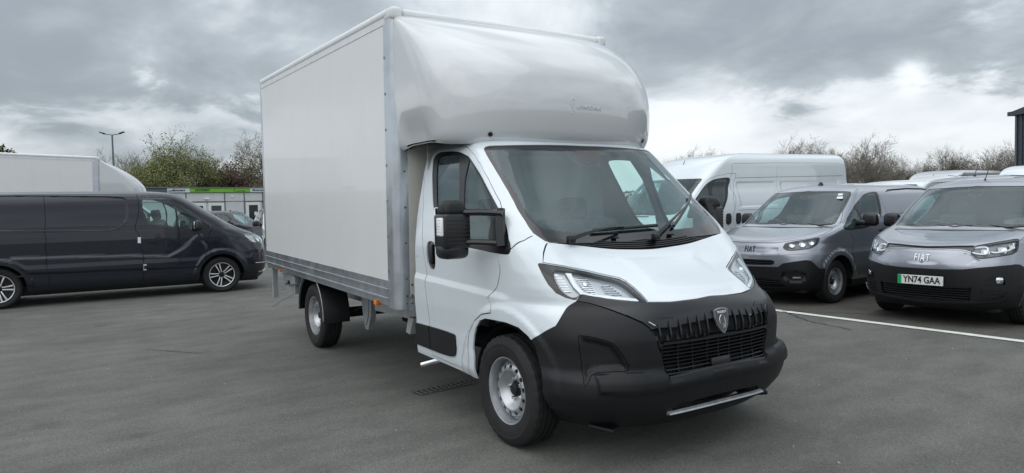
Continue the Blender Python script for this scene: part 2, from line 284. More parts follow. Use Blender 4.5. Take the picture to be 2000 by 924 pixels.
  'headlight':[(0.67,0.496,0.966),(0.6,0.569,0.984),(0.472,0.684,1.015),(0.311,0.799,1.044),(0.319,0.828,1.03),(0.378,0.845,0.936),(0.441,0.833,0.872),(0.6,0.741,0.847),(0.713,0.633,0.824),(0.755,0.573,0.818),(0.764,0.533,0.847),(0.77,0.486,0.876),(0.741,0.496,0.911)],
  'lamp_clear':[(0.682,0.51,0.957),(0.621,0.576,0.973),(0.497,0.693,1.003),(0.344,0.804,1.031),(0.348,0.824,1.019),(0.395,0.836,0.943),(0.446,0.824,0.888),(0.594,0.739,0.861),(0.706,0.631,0.841),(0.745,0.575,0.835),(0.754,0.54,0.859),(0.756,0.502,0.888)],
  'drl_inner':[(0.687,0.503,0.956),(0.648,0.565,0.962),(0.624,0.608,0.962),(0.648,0.63,0.93),(0.668,0.633,0.901),(0.692,0.62,0.881),(0.729,0.563,0.88),(0.749,0.5,0.898)],
  'drl_outer':[(0.641,0.662,0.906),(0.623,0.691,0.894),(0.535,0.76,0.909),(0.475,0.797,0.921),(0.436,0.812,0.95),(0.404,0.804,0.999)],
  'strip':[(0.77,0.0,0.95),(0.752,0.177,0.956),(0.715,0.33,0.965),(0.663,0.494,0.969),(0.749,0.496,0.9),(0.767,0.411,0.918),(0.788,0.304,0.924),(0.814,0.0,0.921)],
  'chrome':[(0.82,0.0,0.915),(0.807,0.2,0.92),(0.78,0.356,0.921),(0.766,0.427,0.914),(0.755,0.493,0.895)],
  'black_bumper':[(0.897,0.0,0.689),(0.888,0.235,0.69),(0.846,0.444,0.7),(0.758,0.627,0.729),(0.64,0.755,0.746),(0.484,0.849,0.758),(0.43,0.871,0.752),(0.379,0.89,0.724)],
  'low_grille':[(0.894,0.0,0.495),(0.883,0.234,0.47),(0.823,0.52,0.489),(0.802,0.502,0.337),(0.85,0.221,0.319),(0.858,0.0,0.323)],
  'fog_pocket':[(0.766,0.636,0.548),(0.761,0.642,0.575),(0.749,0.659,0.609),(0.627,0.784,0.611),(0.615,0.797,0.536),(0.63,0.786,0.518),(0.767,0.634,0.511)],
  'lip':[(0.839,0.0,0.284),(0.841,0.218,0.299),(0.794,0.502,0.317),(0.723,0.66,0.338),(0.647,0.751,0.346),(0.597,0.807,0.428)],
 },
 'dark_van':{
  'side_window':[(-1.351,0.844,1.842),(-1.317,0.83,1.866),(-1.185,0.816,1.884),(-1.011,0.829,1.867),(-0.815,0.854,1.805),(-0.618,0.874,1.694),(-0.42,0.898,1.54),(-0.264,0.914,1.417),(-0.151,0.922,1.317),(-0.13,0.929,1.279),(-0.196,0.951,1.193),(-0.278,0.952,1.178),(-0.554,0.949,1.219),(-0.933,0.944,1.282),(-1.194,0.94,1.34),(-1.277,0.931,1.415),(-1.332,0.904,1.598),(-1.355,0.87,1.768)],
  'window_glass':[(-1.316,0.853,1.822),(-1.188,0.839,1.852),(-1.013,0.846,1.837),(-0.833,0.866,1.78),(-0.801,0.888,1.685),(-0.762,0.92,1.498),(-0.782,0.945,1.269),(-0.932,0.942,1.309),(-1.171,0.937,1.366),(-1.25,0.928,1.438),(-1.305,0.9,1.622)],
  'quarter_glass':[(-0.796,0.871,1.76),(-0.621,0.888,1.657),(-0.467,0.905,1.541),(-0.379,0.917,1.463),(-0.313,0.926,1.398),(-0.277,0.95,1.208),(-0.552,0.946,1.248),(-0.754,0.943,1.293),(-0.739,0.92,1.498),(-0.774,0.888,1.685)],
  'door':[(-1.387,0.628,1.945),(-1.43,0.938,1.359),(-1.363,0.955,0.922),(-1.332,0.955,0.727),(-1.354,0.93,0.301),(-0.971,0.92,0.271),(-0.528,0.895,0.235)],
  'door_front':[(-0.197,0.952,1.167),(-0.208,0.955,0.762)],
  'headlight':[(0.367,0.821,1.164),(0.532,0.732,1.121),(0.792,0.309,1.068),(0.882,0.326,0.983),(0.902,0.348,0.928),(0.89,0.448,0.883),(0.666,0.782,0.913),(0.501,0.864,0.968),(0.429,0.867,1.063)],
  'lamp_split':[(0.644,0.728,1.037),(0.682,0.766,0.917)],
  'recess':[(-3.427,0.942,1.31),(-2.715,0.944,1.283),(-1.848,0.946,1.25),(-1.689,0.942,1.308),(-1.571,0.932,1.409),(-1.551,0.862,1.797),(-1.617,0.832,1.863),(-2.544,0.811,1.888),(-3.412,0.793,1.903)],
  'slide_seam':[(-2.799,0.424,1.97),(-2.81,0.943,1.29),(-2.81,0.955,0.773),(-2.767,0.95,0.418)],
  'crease':[(-3.273,0.955,0.818),(-2.587,0.955,0.804),(-1.497,0.955,0.768),(-0.913,0.955,0.725),(-0.684,0.955,0.837),(-0.521,0.955,0.973),(-0.372,0.953,1.131)],
  'low_line':[(-3.254,0.954,0.541),(-2.779,0.954,0.534),(-1.516,0.953,0.494),(-1.318,0.953,0.496),(-0.742,0.952,0.456),(-0.586,0.949,0.407),(-0.517,0.937,0.326)],
  'handle':[(-1.255,0.955,1.047),(-1.08,0.955,1.027)],
  'sticker_upper':[(-1.409,0.954,1.122),(-1.359,0.954,1.12),(-1.364,0.955,1.014),(-1.413,0.955,1.017)],
  'sticker_lower':[(-1.338,0.955,0.628),(-1.288,0.955,0.625),(-1.293,0.954,0.518),(-1.342,0.954,0.521)],
  'bonnet_seam':[(0.255,0.576,1.299),(0.367,0.82,1.164)],
  'chrome_lip':[(0.693,0.797,0.347),(0.82,0.621,0.339),(0.886,0.47,0.374)],
  'windscreen_low':[(0.255,0.576,1.299)],
  'windscreen_top':[(-0.814,0.408,1.933)],
 },
}
# ================================================================ helpers
def body_uv(b, pts, mode='p', metric=None):
    """nearest (u,v) on body b of local points (x,|y|,z); mode p: all axes, s: match x,z on the side, f: match y,z on the front"""
    if not hasattr(b, 'cache'):
        u = np.linspace(0, 3, 420); v = np.linspace(0, b.vmax, 360); U, V = np.meshgrid(u, v); b.cache = (U.ravel(), V.ravel(), b.S(U, V).reshape(-1, 3))
    U, V, P = b.cache; W = {'p': (1, 1, 1), 's': (1, .12, 1), 'f': (.06, 1, 1)}[mode]; W = np.array(W)
    out = []
    for p in pts:
        p = np.array(p, float); k = int(np.argmin((((P-p)*W)**2).sum(1))); u, v = float(U[k]), float(V[k])
        W2 = W if mode == 'p' else np.array({'s': (1, 0, 1), 'f': (0, 1, 1)}[mode], float)
        F = lambda a, c: b.S(np.array(a), np.array(c))
        for _ in range(5):
            e = 1e-4; r = (F(u, v)-p)*W2; J = np.stack([(F(u+e, v)-F(u-e, v))/(2*e)*W2, (F(u, v+e)-F(u, v-e))/(2*e)*W2], 1)
            st = np.clip(np.linalg.lstsq(J, -r, rcond=.03)[0], -.03, .03); u += st[0]; v = min(max(v+st[1], 0), b.vmax)
        if abs(p[1]) < 1e-6: u = 0.0
        out.append((max(u, 0.0), v))
    return out
def chaikin(p, n=1, closed=True, fix_centre=True):
    p = [tuple(q) for q in p]
    for _ in range(n):
        q = []; N_ = len(p); rng = range(N_) if closed else range(N_-1)
        if not closed: q.append(p[0])
        for i in rng:
            a, b = p[i], p[(i+1) % N_]
            if fix_centre and a[0] < 1e-6 and b[0] < 1e-6: q += [a, b]; continue
            a_c = a[0] < 1e-6; b_c = b[0] < 1e-6
            q.append(a if a_c else (a[0]*.75+b[0]*.25, a[1]*.75+b[1]*.25))
            q.append(b if b_c else (a[0]*.25+b[0]*.75, a[1]*.25+b[1]*.75))
        if not closed: q.append(p[-1])
        r = []
        for t in q:
            if not r or abs(t[0]-r[-1][0])+abs(t[1]-r[-1][1]) > 1e-7: r.append(t)
        p = r
    return p
def in_poly(P, poly):
    x, y = P[:, 0], P[:, 1]; c = np.zeros(len(P), bool); q = np.array(poly); n = len(q)
    for i in range(n):
        x1, y1 = q[i]; x2, y2 = q[(i+1) % n]
        if y1 == y2: continue
        m = (y1 > y) != (y2 > y); c ^= m & (x < (x2-x1)*(y-y1)/(y2-y1)+x1)
    return c
def seg_dist(P, poly, closed=True):
    q = np.array(poly); d = np.full(len(P), 1e9); n = len(q)
    for i in range(n if closed else n-1):
        a, b = q[i], q[(i+1) % n]; ab = b-a; L2 = max((ab**2).sum(), 1e-12)
        if closed and a[0] < 1e-6 and b[0] < 1e-6: continue
        t = np.clip(((P-a)@ab)/L2, 0, 1); d = np.minimum(d, np.hypot(*(P-a-t[:, None]*ab).T))
    return d
def inset(p, d):
    q = np.array(p); n = len(q); area = sum(q[i][0]*q[(i+1) % n][1]-q[(i+1) % n][0]*q[i][1] for i in range(n)); sg = 1 if area > 0 else -1; out = []
    for i in range(n):
        t = q[(i+1) % n]-q[i-1]; l = math.hypot(*t) or 1; nn = np.array([-t[1], t[0]])/l*sg*d; r = q[i]+nn
        if q[i][0] < 1e-6: r[0] = 0
        out.append((max(float(r[0]), 0), max(float(r[1]), 0)))
    return out
class Skin:
    """a body cut into panels"""
    def __init__(s, body, AL=(1.45, 1.2, .9), ds=.03, disp=None):
        s.b = body; s.AL = AL; s.ds = ds; s.R = []; s.bumps = []; s.disp = disp; s.amax = sum(AL)
    def a2u(s, a):
        A1, A2, A3 = s.AL; a = np.asarray(a, float); sg = np.sign(a); a = np.abs(a)
        return sg*np.where(a <= A1, a/A1, np.where(a <= A1+A2, 1+(a-A1)/A2, 2+(a-A1-A2)/A3))
    def u2a(s, u):
        A1, A2, A3 = s.AL; return u*A1 if u <= 1 else (A1+(u-1)*A2 if u <= 2 else A1+A2+(u-2)*A3)
    def uvs(s, pts, mode='p', smooth=1, closed=True):
        p = [(s.u2a(u), v) for u, v in body_uv(s.b, pts, mode)]
        return chaikin(p, smooth, closed) if smooth else p
    def S0(s, a, v):
        P = s.b.S(s.a2u(a), v)
        return P
    def Sd(s, a, v):
        P = s.S0(a, v)
        if s.disp is None and not s.bumps: return P
        e = 2e-3; n = np.cross(s.S0(a+e, v)-s.S0(a-e, v), s.S0(a, v+e)-s.S0(a, v-e)); l = np.linalg.norm(n, axis=-1, keepdims=True); n = n/np.maximum(l, 1e-12)
        d = np.zeros(P.shape[:-1])
        if s.disp is not None: d = d+s.disp(P)
        Q = np.stack([np.abs(a), v], -1)
        for poly, h, ramp in s.bumps:
            ins = in_poly(Q, poly); dd = seg_dist(Q, poly)
            if ramp > 0: t = np.clip(dd/ramp, 0, 1); d = d+np.where(ins, h*(t*t*(3-2*t)), 0)
            else: t = np.clip(1-dd/(-ramp), 0, 1); d = d+np.where(ins, h, h*(t*t*(3-2*t)))
        return P+n*d[..., None]
    def PN(s, a, v, off=0.0):
        a = np.asarray(a, float); v = np.asarray(v, float); e = 3e-3; vm = s.b.vmax
        v0 = np.clip(v, e, vm-e)
        P = s.Sd(a, v); n = np.cross(s.Sd(a+e, v0)-s.Sd(a-e, v0), s.Sd(a, v0+e)-s.Sd(a, v0-e)); l = np.linalg.norm(n, axis=-1, keepdims=True)
        n = n/np.maximum(l, 1e-12); bad = l[..., 0] < 1e-9; n[bad] = (0, 0, 1)
        return P+n*off, n
    def region(s, name, poly, **k):   # k: off, mat, skirt, sym, kind ('part','none')
        s.R.append((name, poly, k))
    def seam(s, line, w=.005, name='seam', **k):
        L = np.array(line, float); n = len(L); T = np.gradient(L, axis=0); T /= np.maximum(np.linalg.norm(T, axis=1, keepdims=True), 1e-9); Nn = np.stack([-T[:, 1], T[:, 0]], 1)*w/2
        p = [tuple(q) for q in (L+Nn)]+[tuple(q) for q in (L-Nn)[::-1]]; p = [(max(x, 0.0), y) for x, y in p]
        kk = dict(off=-.010, mat='gap', skirt=0); kk.update(k); s.R.append((name, p, kk))
    def cut(s, vlo=0.0, vhi=None):
        vhi = s.b.vmax if vhi is None else vhi; ds = s.ds
        na = int(s.amax/ds)+1; nv = int((vhi-vlo)/ds)+1
        ga = np.linspace(0, s.amax, na+1); gv = np.linspace(vlo, vhi, nv+1)
        A, V = np.meshgrid(ga, gv); pts = np.stack([A.ravel(), V.ravel()], 1)
        keep = np.ones(len(pts), bool); inner = (pts[:, 0] > 1e-9) & (pts[:, 0] < s.amax-1e-9) & (pts[:, 1] > vlo+1e-9) & (pts[:, 1] < vhi-1e-9)
        verts = []; edges = []
        extra = [('bump', p, {}) for p, h, r in s.bumps]+[('bump', inset(p, r), {}) for p, h, r in s.bumps if r > 0]
        for name, poly, k in extra+s.R:
            q = []
            n = len(poly)
            for i in range(n):
                a, b = poly[i], poly[(i+1) % n]; L = math.hypot(a[0]-b[0], a[1]-b[1]); m = max(1, int(L/(ds*.9)))
                for j in range(m): q.append((a[0]+(b[0]-a[0])*j/m, a[1]+(b[1]-a[1])*j/m))
            q = [(min(max(x, 0), s.amax), min(max(y, vlo), vhi)) for x, y in q]
            d = seg_dist(pts, q); keep &= ~((d < ds*.3) & inner)
            base = len(verts); verts += q; m = len(q); edges += [(base+i, base+(i+1) % m) for i in range(m)]
        gp = pts[keep]; ng = len(gp)
        allv = [Vector(p) for p in gp]+[Vector(p) for p in verts]; ed = [(a+ng, b+ng) for a, b in edges]
        vo, eo, fo, *_ = delaunay_2d_cdt(allv, ed, [], 0, 1e-6)
        s.v2 = np.array([(q.x, q.y) for q in vo]); F = [list(f) for f in fo]
        F = np.array(F); a, b, c = s.v2[F[:, 0]], s.v2[F[:, 1]], s.v2[F[:, 2]]
        area = (b[:, 0]-a[:, 0])*(c[:, 1]-a[:, 1])-(b[:, 1]-a[:, 1])*(c[:, 0]-a[:, 0])
        F = F[np.abs(area) > 1e-10]; area = area[np.abs(area) > 1e-10]; F[area < 0] = F[area < 0][:, ::-1]
        s.F = F; cen = s.v2[F].mean(1); lab = np.full(len(F), -1)
        for i, (name, poly, k) in enumerate(s.R): lab[in_poly(cen, poly)] = i
        s.lab = lab
    def sub(s, sel, off=0.0, skirt=.012, sym=False, flip=False):
        """mesh data of the triangles sel for the +y half; returns list of (verts,faces,normals) - one joined if sym else two mirrored"""
        F = s.F[sel]
        if len(F) == 0: return []
        ids, inv = np.unique(F.ravel(), return_inverse=True); F = inv.reshape(-1, 3); q = s.v2[ids]
        P, Nn = s.PN(q[:, 0], q[:, 1], off); P[q[:, 0] < 1e-6, 1] = 0
        verts = list(P); nor = list(Nn); faces = [tuple(f) for f in F]
        if flip: faces = [f[::-1] for f in faces]; nor = [-n for n in nor]
        if skirt:
            cnt = {}
            for f in F:
                for i in range(3):
                    e = (f[i], f[(i+1) % 3]); cnt[(min(e), max(e))] = None if (min(e), max(e)) in cnt else e
            for e in cnt.values():
                if e is None: continue
                i, j = e
                if q[i, 0] < 1e-6 and q[j, 0] < 1e-6 : continue
                t = P[j]-P[i]; o = np.cross(t, Nn[i]); l = np.linalg.norm(o)
                if l < 1e-9: continue
                o /= l; b = len(verts); verts += [P[i], P[j], P[j]-Nn[j]*skirt, P[i]-Nn[i]*skirt]; nor += [o]*4
                faces.append((b+1, b, b+3, b+2) if not flip else (b, b+1, b+2, b+3))
        V = np.array(verts); Nn = np.array(nor)
        if not sym:
            M = V*[1, -1, 1]; NM = Nn*[1, -1, 1]
            return [(M, [f[::-1] for f in faces], NM), (V, faces, Nn)]
        n = len(V); z = np.zeros(n, int); c0 = np.zeros(n, bool); c0[:len(q)] = q[:, 0] < 1e-6
        mp = np.arange(n); nid = n
        V2 = []; N2 = []
        for i in range(n):
            if c0[i]: mp[i] = i
            else: mp[i] = nid; nid += 1; V2.append(V[i]*[1, -1, 1]); N2.append(Nn[i]*[1, -1, 1])
        Nn[c0, 1] = 0
        return [(np.vstack([V, np.array(V2)]) if V2 else V, faces+[tuple(mp[list(f[::-1])]) for f in faces], np.vstack([Nn, np.array(N2)]) if N2 else Nn)]
def mesh_from(verts, faces, normals=None, smooth=True, name='m'):
    me = bpy.data.meshes.new(name); me.from_pydata([tuple(v) for v in verts], [], [tuple(int(i) for i in f) for f in faces]); me.validate(clean_customdata=False)
    if smooth: me.polygons.foreach_set('use_smooth', [True]*len(me.polygons))
    me.update()
    if normals is not None and len(normals) == len(me.vertices):
        nn = np.array(normals, float); l = np.linalg.norm(nn, axis=1); nn[l < 1e-9] = (0, 0, 1)
        me.normals_split_custom_set_from_vertices([tuple(q) for q in nn])
    return me
def add(name, me, mat, parent=None, **props):
    o = bpy.data.objects.new(name, me); C.objects.link(o)
    if mat is not None and me is not None and hasattr(me, 'materials'):
        m = MAT[mat] if isinstance(mat, str) else mat
        if len(me.materials) == 0: me.materials.append(m)
    if parent is not None: o.parent = parent
    for k, v in props.items(): o[k] = v
    return o
def empty(name, loc=(0, 0, 0), rz=0, **props):
    o = bpy.data.objects.new(name, None); o.empty_display_size = .2; C.objects.link(o); o.location = loc; o.rotation_euler = (0, 0, rz)
    for k, v in props.items(): o[k] = v
    return o
def children_of(o): return [c for c in bpy.data.objects if c.parent == o]
def copy_thing(root, loc, rz, tilt=0, **props):
    kids = {}
    for c in bpy.data.objects:
        if c.parent: kids.setdefault(c.parent.name, []).append(c)
    def cp(o, par):
        c = o.copy(); C.objects.link(c)
        if par is not None: c.parent = par
        for k in kids.get(o.name, []): cp(k, c)
        return c
    r = cp(root, None); r.location = loc; r.rotation_euler = (0, tilt, rz)
    for k, v in props.items(): r[k] = v
    return r
class MB:
    """collects simple solids into one mesh"""
    def __init__(s): s.v = []; s.f = []; s.sm = []
    def raw(s, v, f, smooth=False):
        b = len(s.v); s.v += [tuple(q) for q in v]; s.f += [tuple(i+b for i in q) for q in f]; s.sm += [smooth]*len(f); return s
    def box(s, c, sz, rot=None, taper=None):
        x, y, z = [q/2 for q in sz]; v = [Vector((i*x, j*y, k*z)) for k in (-1, 1) for j in (-1, 1) for i in (-1, 1)]
        if taper: v = [Vector((q.x*(taper[0] if q.z > 0 else 1), q.y*(taper[1] if q.z > 0 else 1), q.z)) for q in v]
        if rot is not None: R = Euler(rot).to_matrix(); v = [R@q for q in v]
        c = Vector(c); v = [q+c for q in v]
        return s.raw(v, [(0, 2, 3, 1), (4, 5, 7, 6), (0, 1, 5, 4), (2, 6, 7, 3), (0, 4, 6, 2), (1, 3, 7, 5)])
    def rbox(s, c, sz, r=.01, seg=2, rot=None, taper=None, smooth=True):
        bm = bmesh.new(); bmesh.ops.create_cube(bm, size=1)
        for q in bm.verts:
            q.co = Vector((q.co.x*sz[0], q.co.y*sz[1], q.co.z*sz[2]))
            if taper and q.co.z > 0: q.co.x *= taper[0]; q.co.y *= taper[1]
        bmesh.ops.bevel(bm, geom=bm.edges[:], offset=r, segments=seg, affect='EDGES', profile=.5)
        R = Euler(rot).to_matrix() if rot is not None else Matrix.Identity(3); c = Vector(c); bm.verts.index_update()
        v = [R@q.co+c for q in bm.verts]; f = [[q.index for q in g.verts] for g in bm.faces]; bm.free(); return s.raw(v, f, smooth)
    def tube(s, pts, r, n=8, caps=True, smooth=True, flat=1.0):
        pts = [Vector(p) for p in pts]; rs = r if isinstance(r, (list, tuple)) else [r]*len(pts); v = []; up = Vector((0, 0, 1)); prev = None
        for i, p in enumerate(pts):
            t = (pts[min(i+1, len(pts)-1)]-pts[max(i-1, 0)]).normalized()
            if prev is None:
                a = up.cross(t)
                if a.length < .1: a = Vector((1, 0, 0)).cross(t)
            else: a = prev-t*prev.dot(t)
            a.normalize(); prev = a; b = t.cross(a)
            for k in range(n): w = 2*math.pi*k/n; v.append(p+a*math.cos(w)*rs[i]+b*math.sin(w)*rs[i]*flat)
        f = []
        for i in range(len(pts)-1):
            for k in range(n): a0 = i*n+k; a1 = i*n+(k+1) % n; f.append((a0, a1, a1+n, a0+n))
        if caps: f.append(tuple(range(n))[::-1]); f.append(tuple((len(pts)-1)*n+k for k in range(n)))
        return s.raw(v, f, smooth)
    def lathe(s, prof, n=48, axis='y', c=(0, 0, 0), smooth=True, a0=0, a1=2*math.pi):
        full = abs(a1-a0-2*math.pi) < 1e-6; m = n if full else n+1; v = []; f = []; c = Vector(c)
        for i in range(m):
            w = a0+(a1-a0)*i/n
            for (r, h) in prof:
                x, z = r*math.cos(w), r*math.sin(w)
                v.append(c+(Vector((x, h, z)) if axis == 'y' else Vector((x, z, h)) if axis == 'z' else Vector((h, x, z))))
        k = len(prof)
        for i in range(n):
            for j in range(k-1):
                a = i*k+j; b = ((i+1) % m)*k+j; f.append((a, a+1, b+1, b) if axis != 'y' else (a, b, b+1, a+1))
        return s.raw(v, f, smooth)
    def prism(s, poly, d0, d1, plane='xz', smooth=False):
        """poly in a plane, extruded between d0 and d1 along the remaining axis"""
        def P(a, b, d): return {'xz': (a, d, b), 'xy': (a, b, d), 'yz': (d, a, b)}[plane]
        n = len(poly); v = [P(a, b, d0) for a, b in poly]+[P(a, b, d1) for a, b in poly]
        f = [tuple(range(n)), tuple(range(n, 2*n))[::-1]]+[(i, i+n, (i+1) % n+n, (i+1) % n) for i in range(n)]
        return s.raw(v, f, smooth)
    def xf(s, M): s.v = [tuple(M@Vector(q)) for q in s.v]; return s
    def mesh(s, auto=40, fixn=True):
        me = bpy.data.meshes.new('m'); me.from_pydata(s.v, [], s.f); me.validate()
        if fixn:
            bm = bmesh.new(); bm.from_mesh(me); bmesh.ops.recalc_face_normals(bm, faces=bm.faces); 
            sm = s.sm if len(s.sm) == len(bm.faces) else [True]*len(bm.faces)
            for f, q in zip(bm.faces, sm): f.smooth = q
            for e in bm.edges:
                if len(e.link_faces) == 2 and e.calc_face_angle(0) > math.radians(auto): e.smooth = False
            bm.to_mesh(me); bm.free()
        return me
    def obj(s, name, mat, parent=None, auto=40, **p): return add(name, s.mesh(auto), mat, parent, **p)
def ribbon(sk, line, w, h, off=0.0, sgn=1, taper=None):
    """a raised bar following the skin along a line of (a,v): width w, height h above the skin"""
    L = np.array(line, float); T = np.gradient(L, axis=0); T /= np.maximum(np.linalg.norm(T, axis=1, keepdims=True), 1e-9); Nn = np.stack([-T[:, 1], T[:, 0]], 1)
    v = []; f = []; n = len(L)
    P, N0 = sk.PN(L[:, 0]*1.0, L[:, 1], off); TT = np.gradient(P, axis=0); TT /= np.maximum(np.linalg.norm(TT, axis=1, keepdims=True), 1e-9); B = np.cross(N0, TT)
    for i in range(n):
        ww = w*(taper[i] if taper else 1); hh = h*(taper[i] if taper else 1)
        for (s_, k) in ((-1, 0), (-.8, 1), (.8, 1), (1, 0)): v.append((P[i]+B[i]*s_*ww/2+N0[i]*(hh*k))*[1, sgn, 1])
    for i in range(n-1):
        for k in range(3): a = i*4+k; f.append((a, a+1, a+5, a+4))
        f.append((i*4+3, i*4, i*4+4, i*4+7))
    f += [(0, 1, 2, 3), (n*4-1, n*4-2, n*4-3, n*4-4)]
    return v, f
def text_mesh(txt, size, depth=.004, bold=0.0, align='CENTER', shear=0.0, sx=1.0, sp=1.0):
    cu = bpy.data.curves.new('t', 'FONT'); cu.body = txt; cu.space_character = sp; cu.size = size; cu.extrude = depth/2; cu.offset = bold; cu.align_x = align; cu.align_y = 'CENTER'; cu.shear = shear; cu.resolution_u = 3
    ob = bpy.data.objects.new('t', cu); C.objects.link(ob); dg = bpy.context.evaluated_depsgraph_get(); me = bpy.data.meshes.new_from_object(ob.evaluated_get(dg))
    bpy.data.objects.remove(ob); bpy.data.curves.remove(cu); me.materials.clear()
    if sx != 1.0:
        for v in me.vertices: v.co.x *= sx
    return me
def frame_matrix(origin, xdir, ydir):
    x = Vector(xdir).normalized(); z = x.cross(Vector(ydir)).normalized(); y = z.cross(x); o = Vector(origin)
    return Matrix(((x.x, y.x, z.x, o.x), (x.y, y.y, z.y, o.y), (x.z, y.z, z.z, o.z), (0, 0, 0, 1)))
# ================================================================ materials
MAT = {}
def add_grime(name, amount, col=(.42, .41, .38)):
    m = MAT[name]; nt = m.node_tree; L = nt.links; B = nt.nodes['Principled BSDF']; tc = nt.nodes.new('ShaderNodeTexCoord'); mp = nt.nodes.new('ShaderNodeMapping'); mp.inputs['Scale'].default_value = (2.2, 2.2, .5); L.new(tc.outputs['Object'], mp.inputs[0])
    n = nt.nodes.new('ShaderNodeTexNoise'); n.inputs['Scale'].default_value = 2.4; n.inputs['Detail'].default_value = 9; n.inputs['Roughness'].default_value = .65; L.new(mp.outputs[0], n.inputs[0])
    r = nt.nodes.new('ShaderNodeMapRange'); r.inputs[1].default_value = .48; r.inputs[2].default_value = .74; r.inputs[3].default_value = 0; r.inputs[4].default_value = amount; L.new(n.outputs[0], r.inputs[0])
    src = B.inputs['Base Color'].links[0].from_socket; mx = nt.nodes.new('ShaderNodeMix'); mx.data_type = 'RGBA'; L.new(r.outputs[0], mx.inputs[0]); L.new(src, mx.inputs[6]); mx.inputs[7].default_value = (*col, 1); L.new(mx.outputs[2], B.inputs['Base Color'])
def mk(name, col, rough=.5, metal=0.0, coat=0.0, spec=.5, noise=None, bump=None, nscale=30, trans=0.0, rvar=0.0, emit=None, coat_r=.03, coat_ior=1.5):
    m = bpy.data.materials.new(name); m.use_nodes = True; nt = m.node_tree; B = nt.nodes['Principled BSDF']; L = nt.links
    B.inputs['Base Color'].default_value = (*col, 1); B.inputs['Roughness'].default_value = rough; B.inputs['Metallic'].default_value = metal
    B.inputs['Coat Weight'].default_value = coat; B.inputs['Coat Roughness'].default_value = coat_r; B.inputs['Coat IOR'].default_value = coat_ior; B.inputs['Specular IOR Level'].default_value = spec
    tc = nt.nodes.new('ShaderNodeTexCoord')
    n = nt.nodes.new('ShaderNodeTexNoise'); n.inputs['Scale'].default_value = nscale; n.inputs['Detail'].default_value = 6; L.new(tc.outputs['Object'], n.inputs[0])
    if noise:
        mp = nt.nodes.new('ShaderNodeMapRange'); mp.inputs[1].default_value = .3; mp.inputs[2].default_value = .7; mp.inputs[3].default_value = 1-noise; mp.inputs[4].default_value = 1+noise; L.new(n.outputs[0], mp.inputs[0])
        vm = nt.nodes.new('ShaderNodeVectorMath'); vm.operation = 'SCALE'; vm.inputs[0].default_value = col; L.new(mp.outputs[0], vm.inputs['Scale']); L.new(vm.outputs[0], B.inputs['Base Color'])
    if rvar:
        mp = nt.nodes.new('ShaderNodeMapRange'); mp.inputs[3].default_value = rough-rvar; mp.inputs[4].default_value = rough+rvar; L.new(n.outputs[0], mp.inputs[0]); L.new(mp.outputs[0], B.inputs['Roughness'])
    if bump:
        n2 = nt.nodes.new('ShaderNodeTexNoise'); n2.inputs['Scale'].default_value = bump[0]; n2.inputs['Detail'].default_value = 3; L.new(tc.outputs['Object'], n2.inputs[0])
        b = nt.nodes.new('ShaderNodeBump'); b.inputs['Strength'].default_value = bump[1]; b.inputs['Distance'].default_value = bump[2]; L.new(n2.outputs[0], b.inputs['Height']); L.new(b.outputs[0], B.inputs['Normal'])
    MAT[name] = m; return m
def glass_mat(name, tint, refl=1.0, rough=0.0, ior=1.85):
    m = bpy.data.materials.new(name); m.use_nodes = True; nt = m.node_tree; nt.nodes.clear(); L = nt.links
    out = nt.nodes.new('ShaderNodeOutputMaterial'); mix = nt.nodes.new('ShaderNodeMixShader'); tr = nt.nodes.new('ShaderNodeBsdfTransparent'); gl = nt.nodes.new('ShaderNodeBsdfGlossy')
    tr.inputs[0].default_value = (*tint, 1); gl.inputs['Roughness'].default_value = rough; gl.inputs[0].default_value = (refl*.86, refl*.98, refl*1.02, 1)
    lw = nt.nodes.new('ShaderNodeLayerWeight'); lw.inputs[0].default_value = .5; pw = nt.nodes.new('ShaderNodeMath'); pw.operation = 'POWER'; pw.inputs[1].default_value = 4.0; L.new(lw.outputs['Facing'], pw.inputs[0])
    fr = nt.nodes.new('ShaderNodeMath'); fr.operation = 'MULTIPLY_ADD'; F0 = ((ior-1)/(ior+1))**2; fr.inputs[1].default_value = 1-F0; fr.inputs[2].default_value = F0; L.new(pw.outputs[0], fr.inputs[0])
    L.new(fr.outputs[0], mix.inputs[0]); L.new(tr.outputs[0], mix.inputs[1]); L.new(gl.outputs[0], mix.inputs[2]); L.new(mix.outputs[0], out.inputs[0])
    MAT[name] = m; return m
mk('white_paint', (.70, .76, .80), .32, coat=1.0, coat_ior=1.65, noise=.015, nscale=3)
mk('white_panel', (.78, .795, .795), .32, coat=.35, coat_r=.035, coat_ior=1.5, noise=.015, nscale=2, bump=(2.2, .06, .02))
mk('white_gelcoat', (.61, .635, .65), .28, coat=1.0, coat_ior=1.7, coat_r=.03, noise=.012, nscale=2, bump=(1.6, .05, .02))
mk('cream_panel', (.60, .59, .54), .5, noise=.05, nscale=4)
mk('silver_paint', (.32, .34, .385), .32, metal=.8, coat=1.0, coat_ior=1.6, noise=.03, nscale=900)
mk('pale_silver_paint', (.55, .57, .60), .34, metal=.6, coat=1.0, noise=.02, nscale=900)
mk('charcoal_paint', (.006, .009, .017), .35, metal=0.0, spec=.3, coat=.75, coat_r=.02, noise=.06, nscale=900)
mk('black_plastic', (.0070, .0080, .0100), .45, spec=.36, noise=.12, nscale=6, bump=(420, .25, .0012), rvar=.05)
mk('satin_black', (.008, .0088, .011), .30, spec=.6, noise=.1, nscale=5)
mk('gloss_black', (.008, .009, .011), .10, coat=.6)
mk('gap', (.010, .010, .011), .8)
mk('lining', (.10, .105, .11), .85, noise=.2, nscale=5)
mk('rubber', (.010, .010, .011), .72, noise=.25, nscale=9, bump=(60, .15, .002))
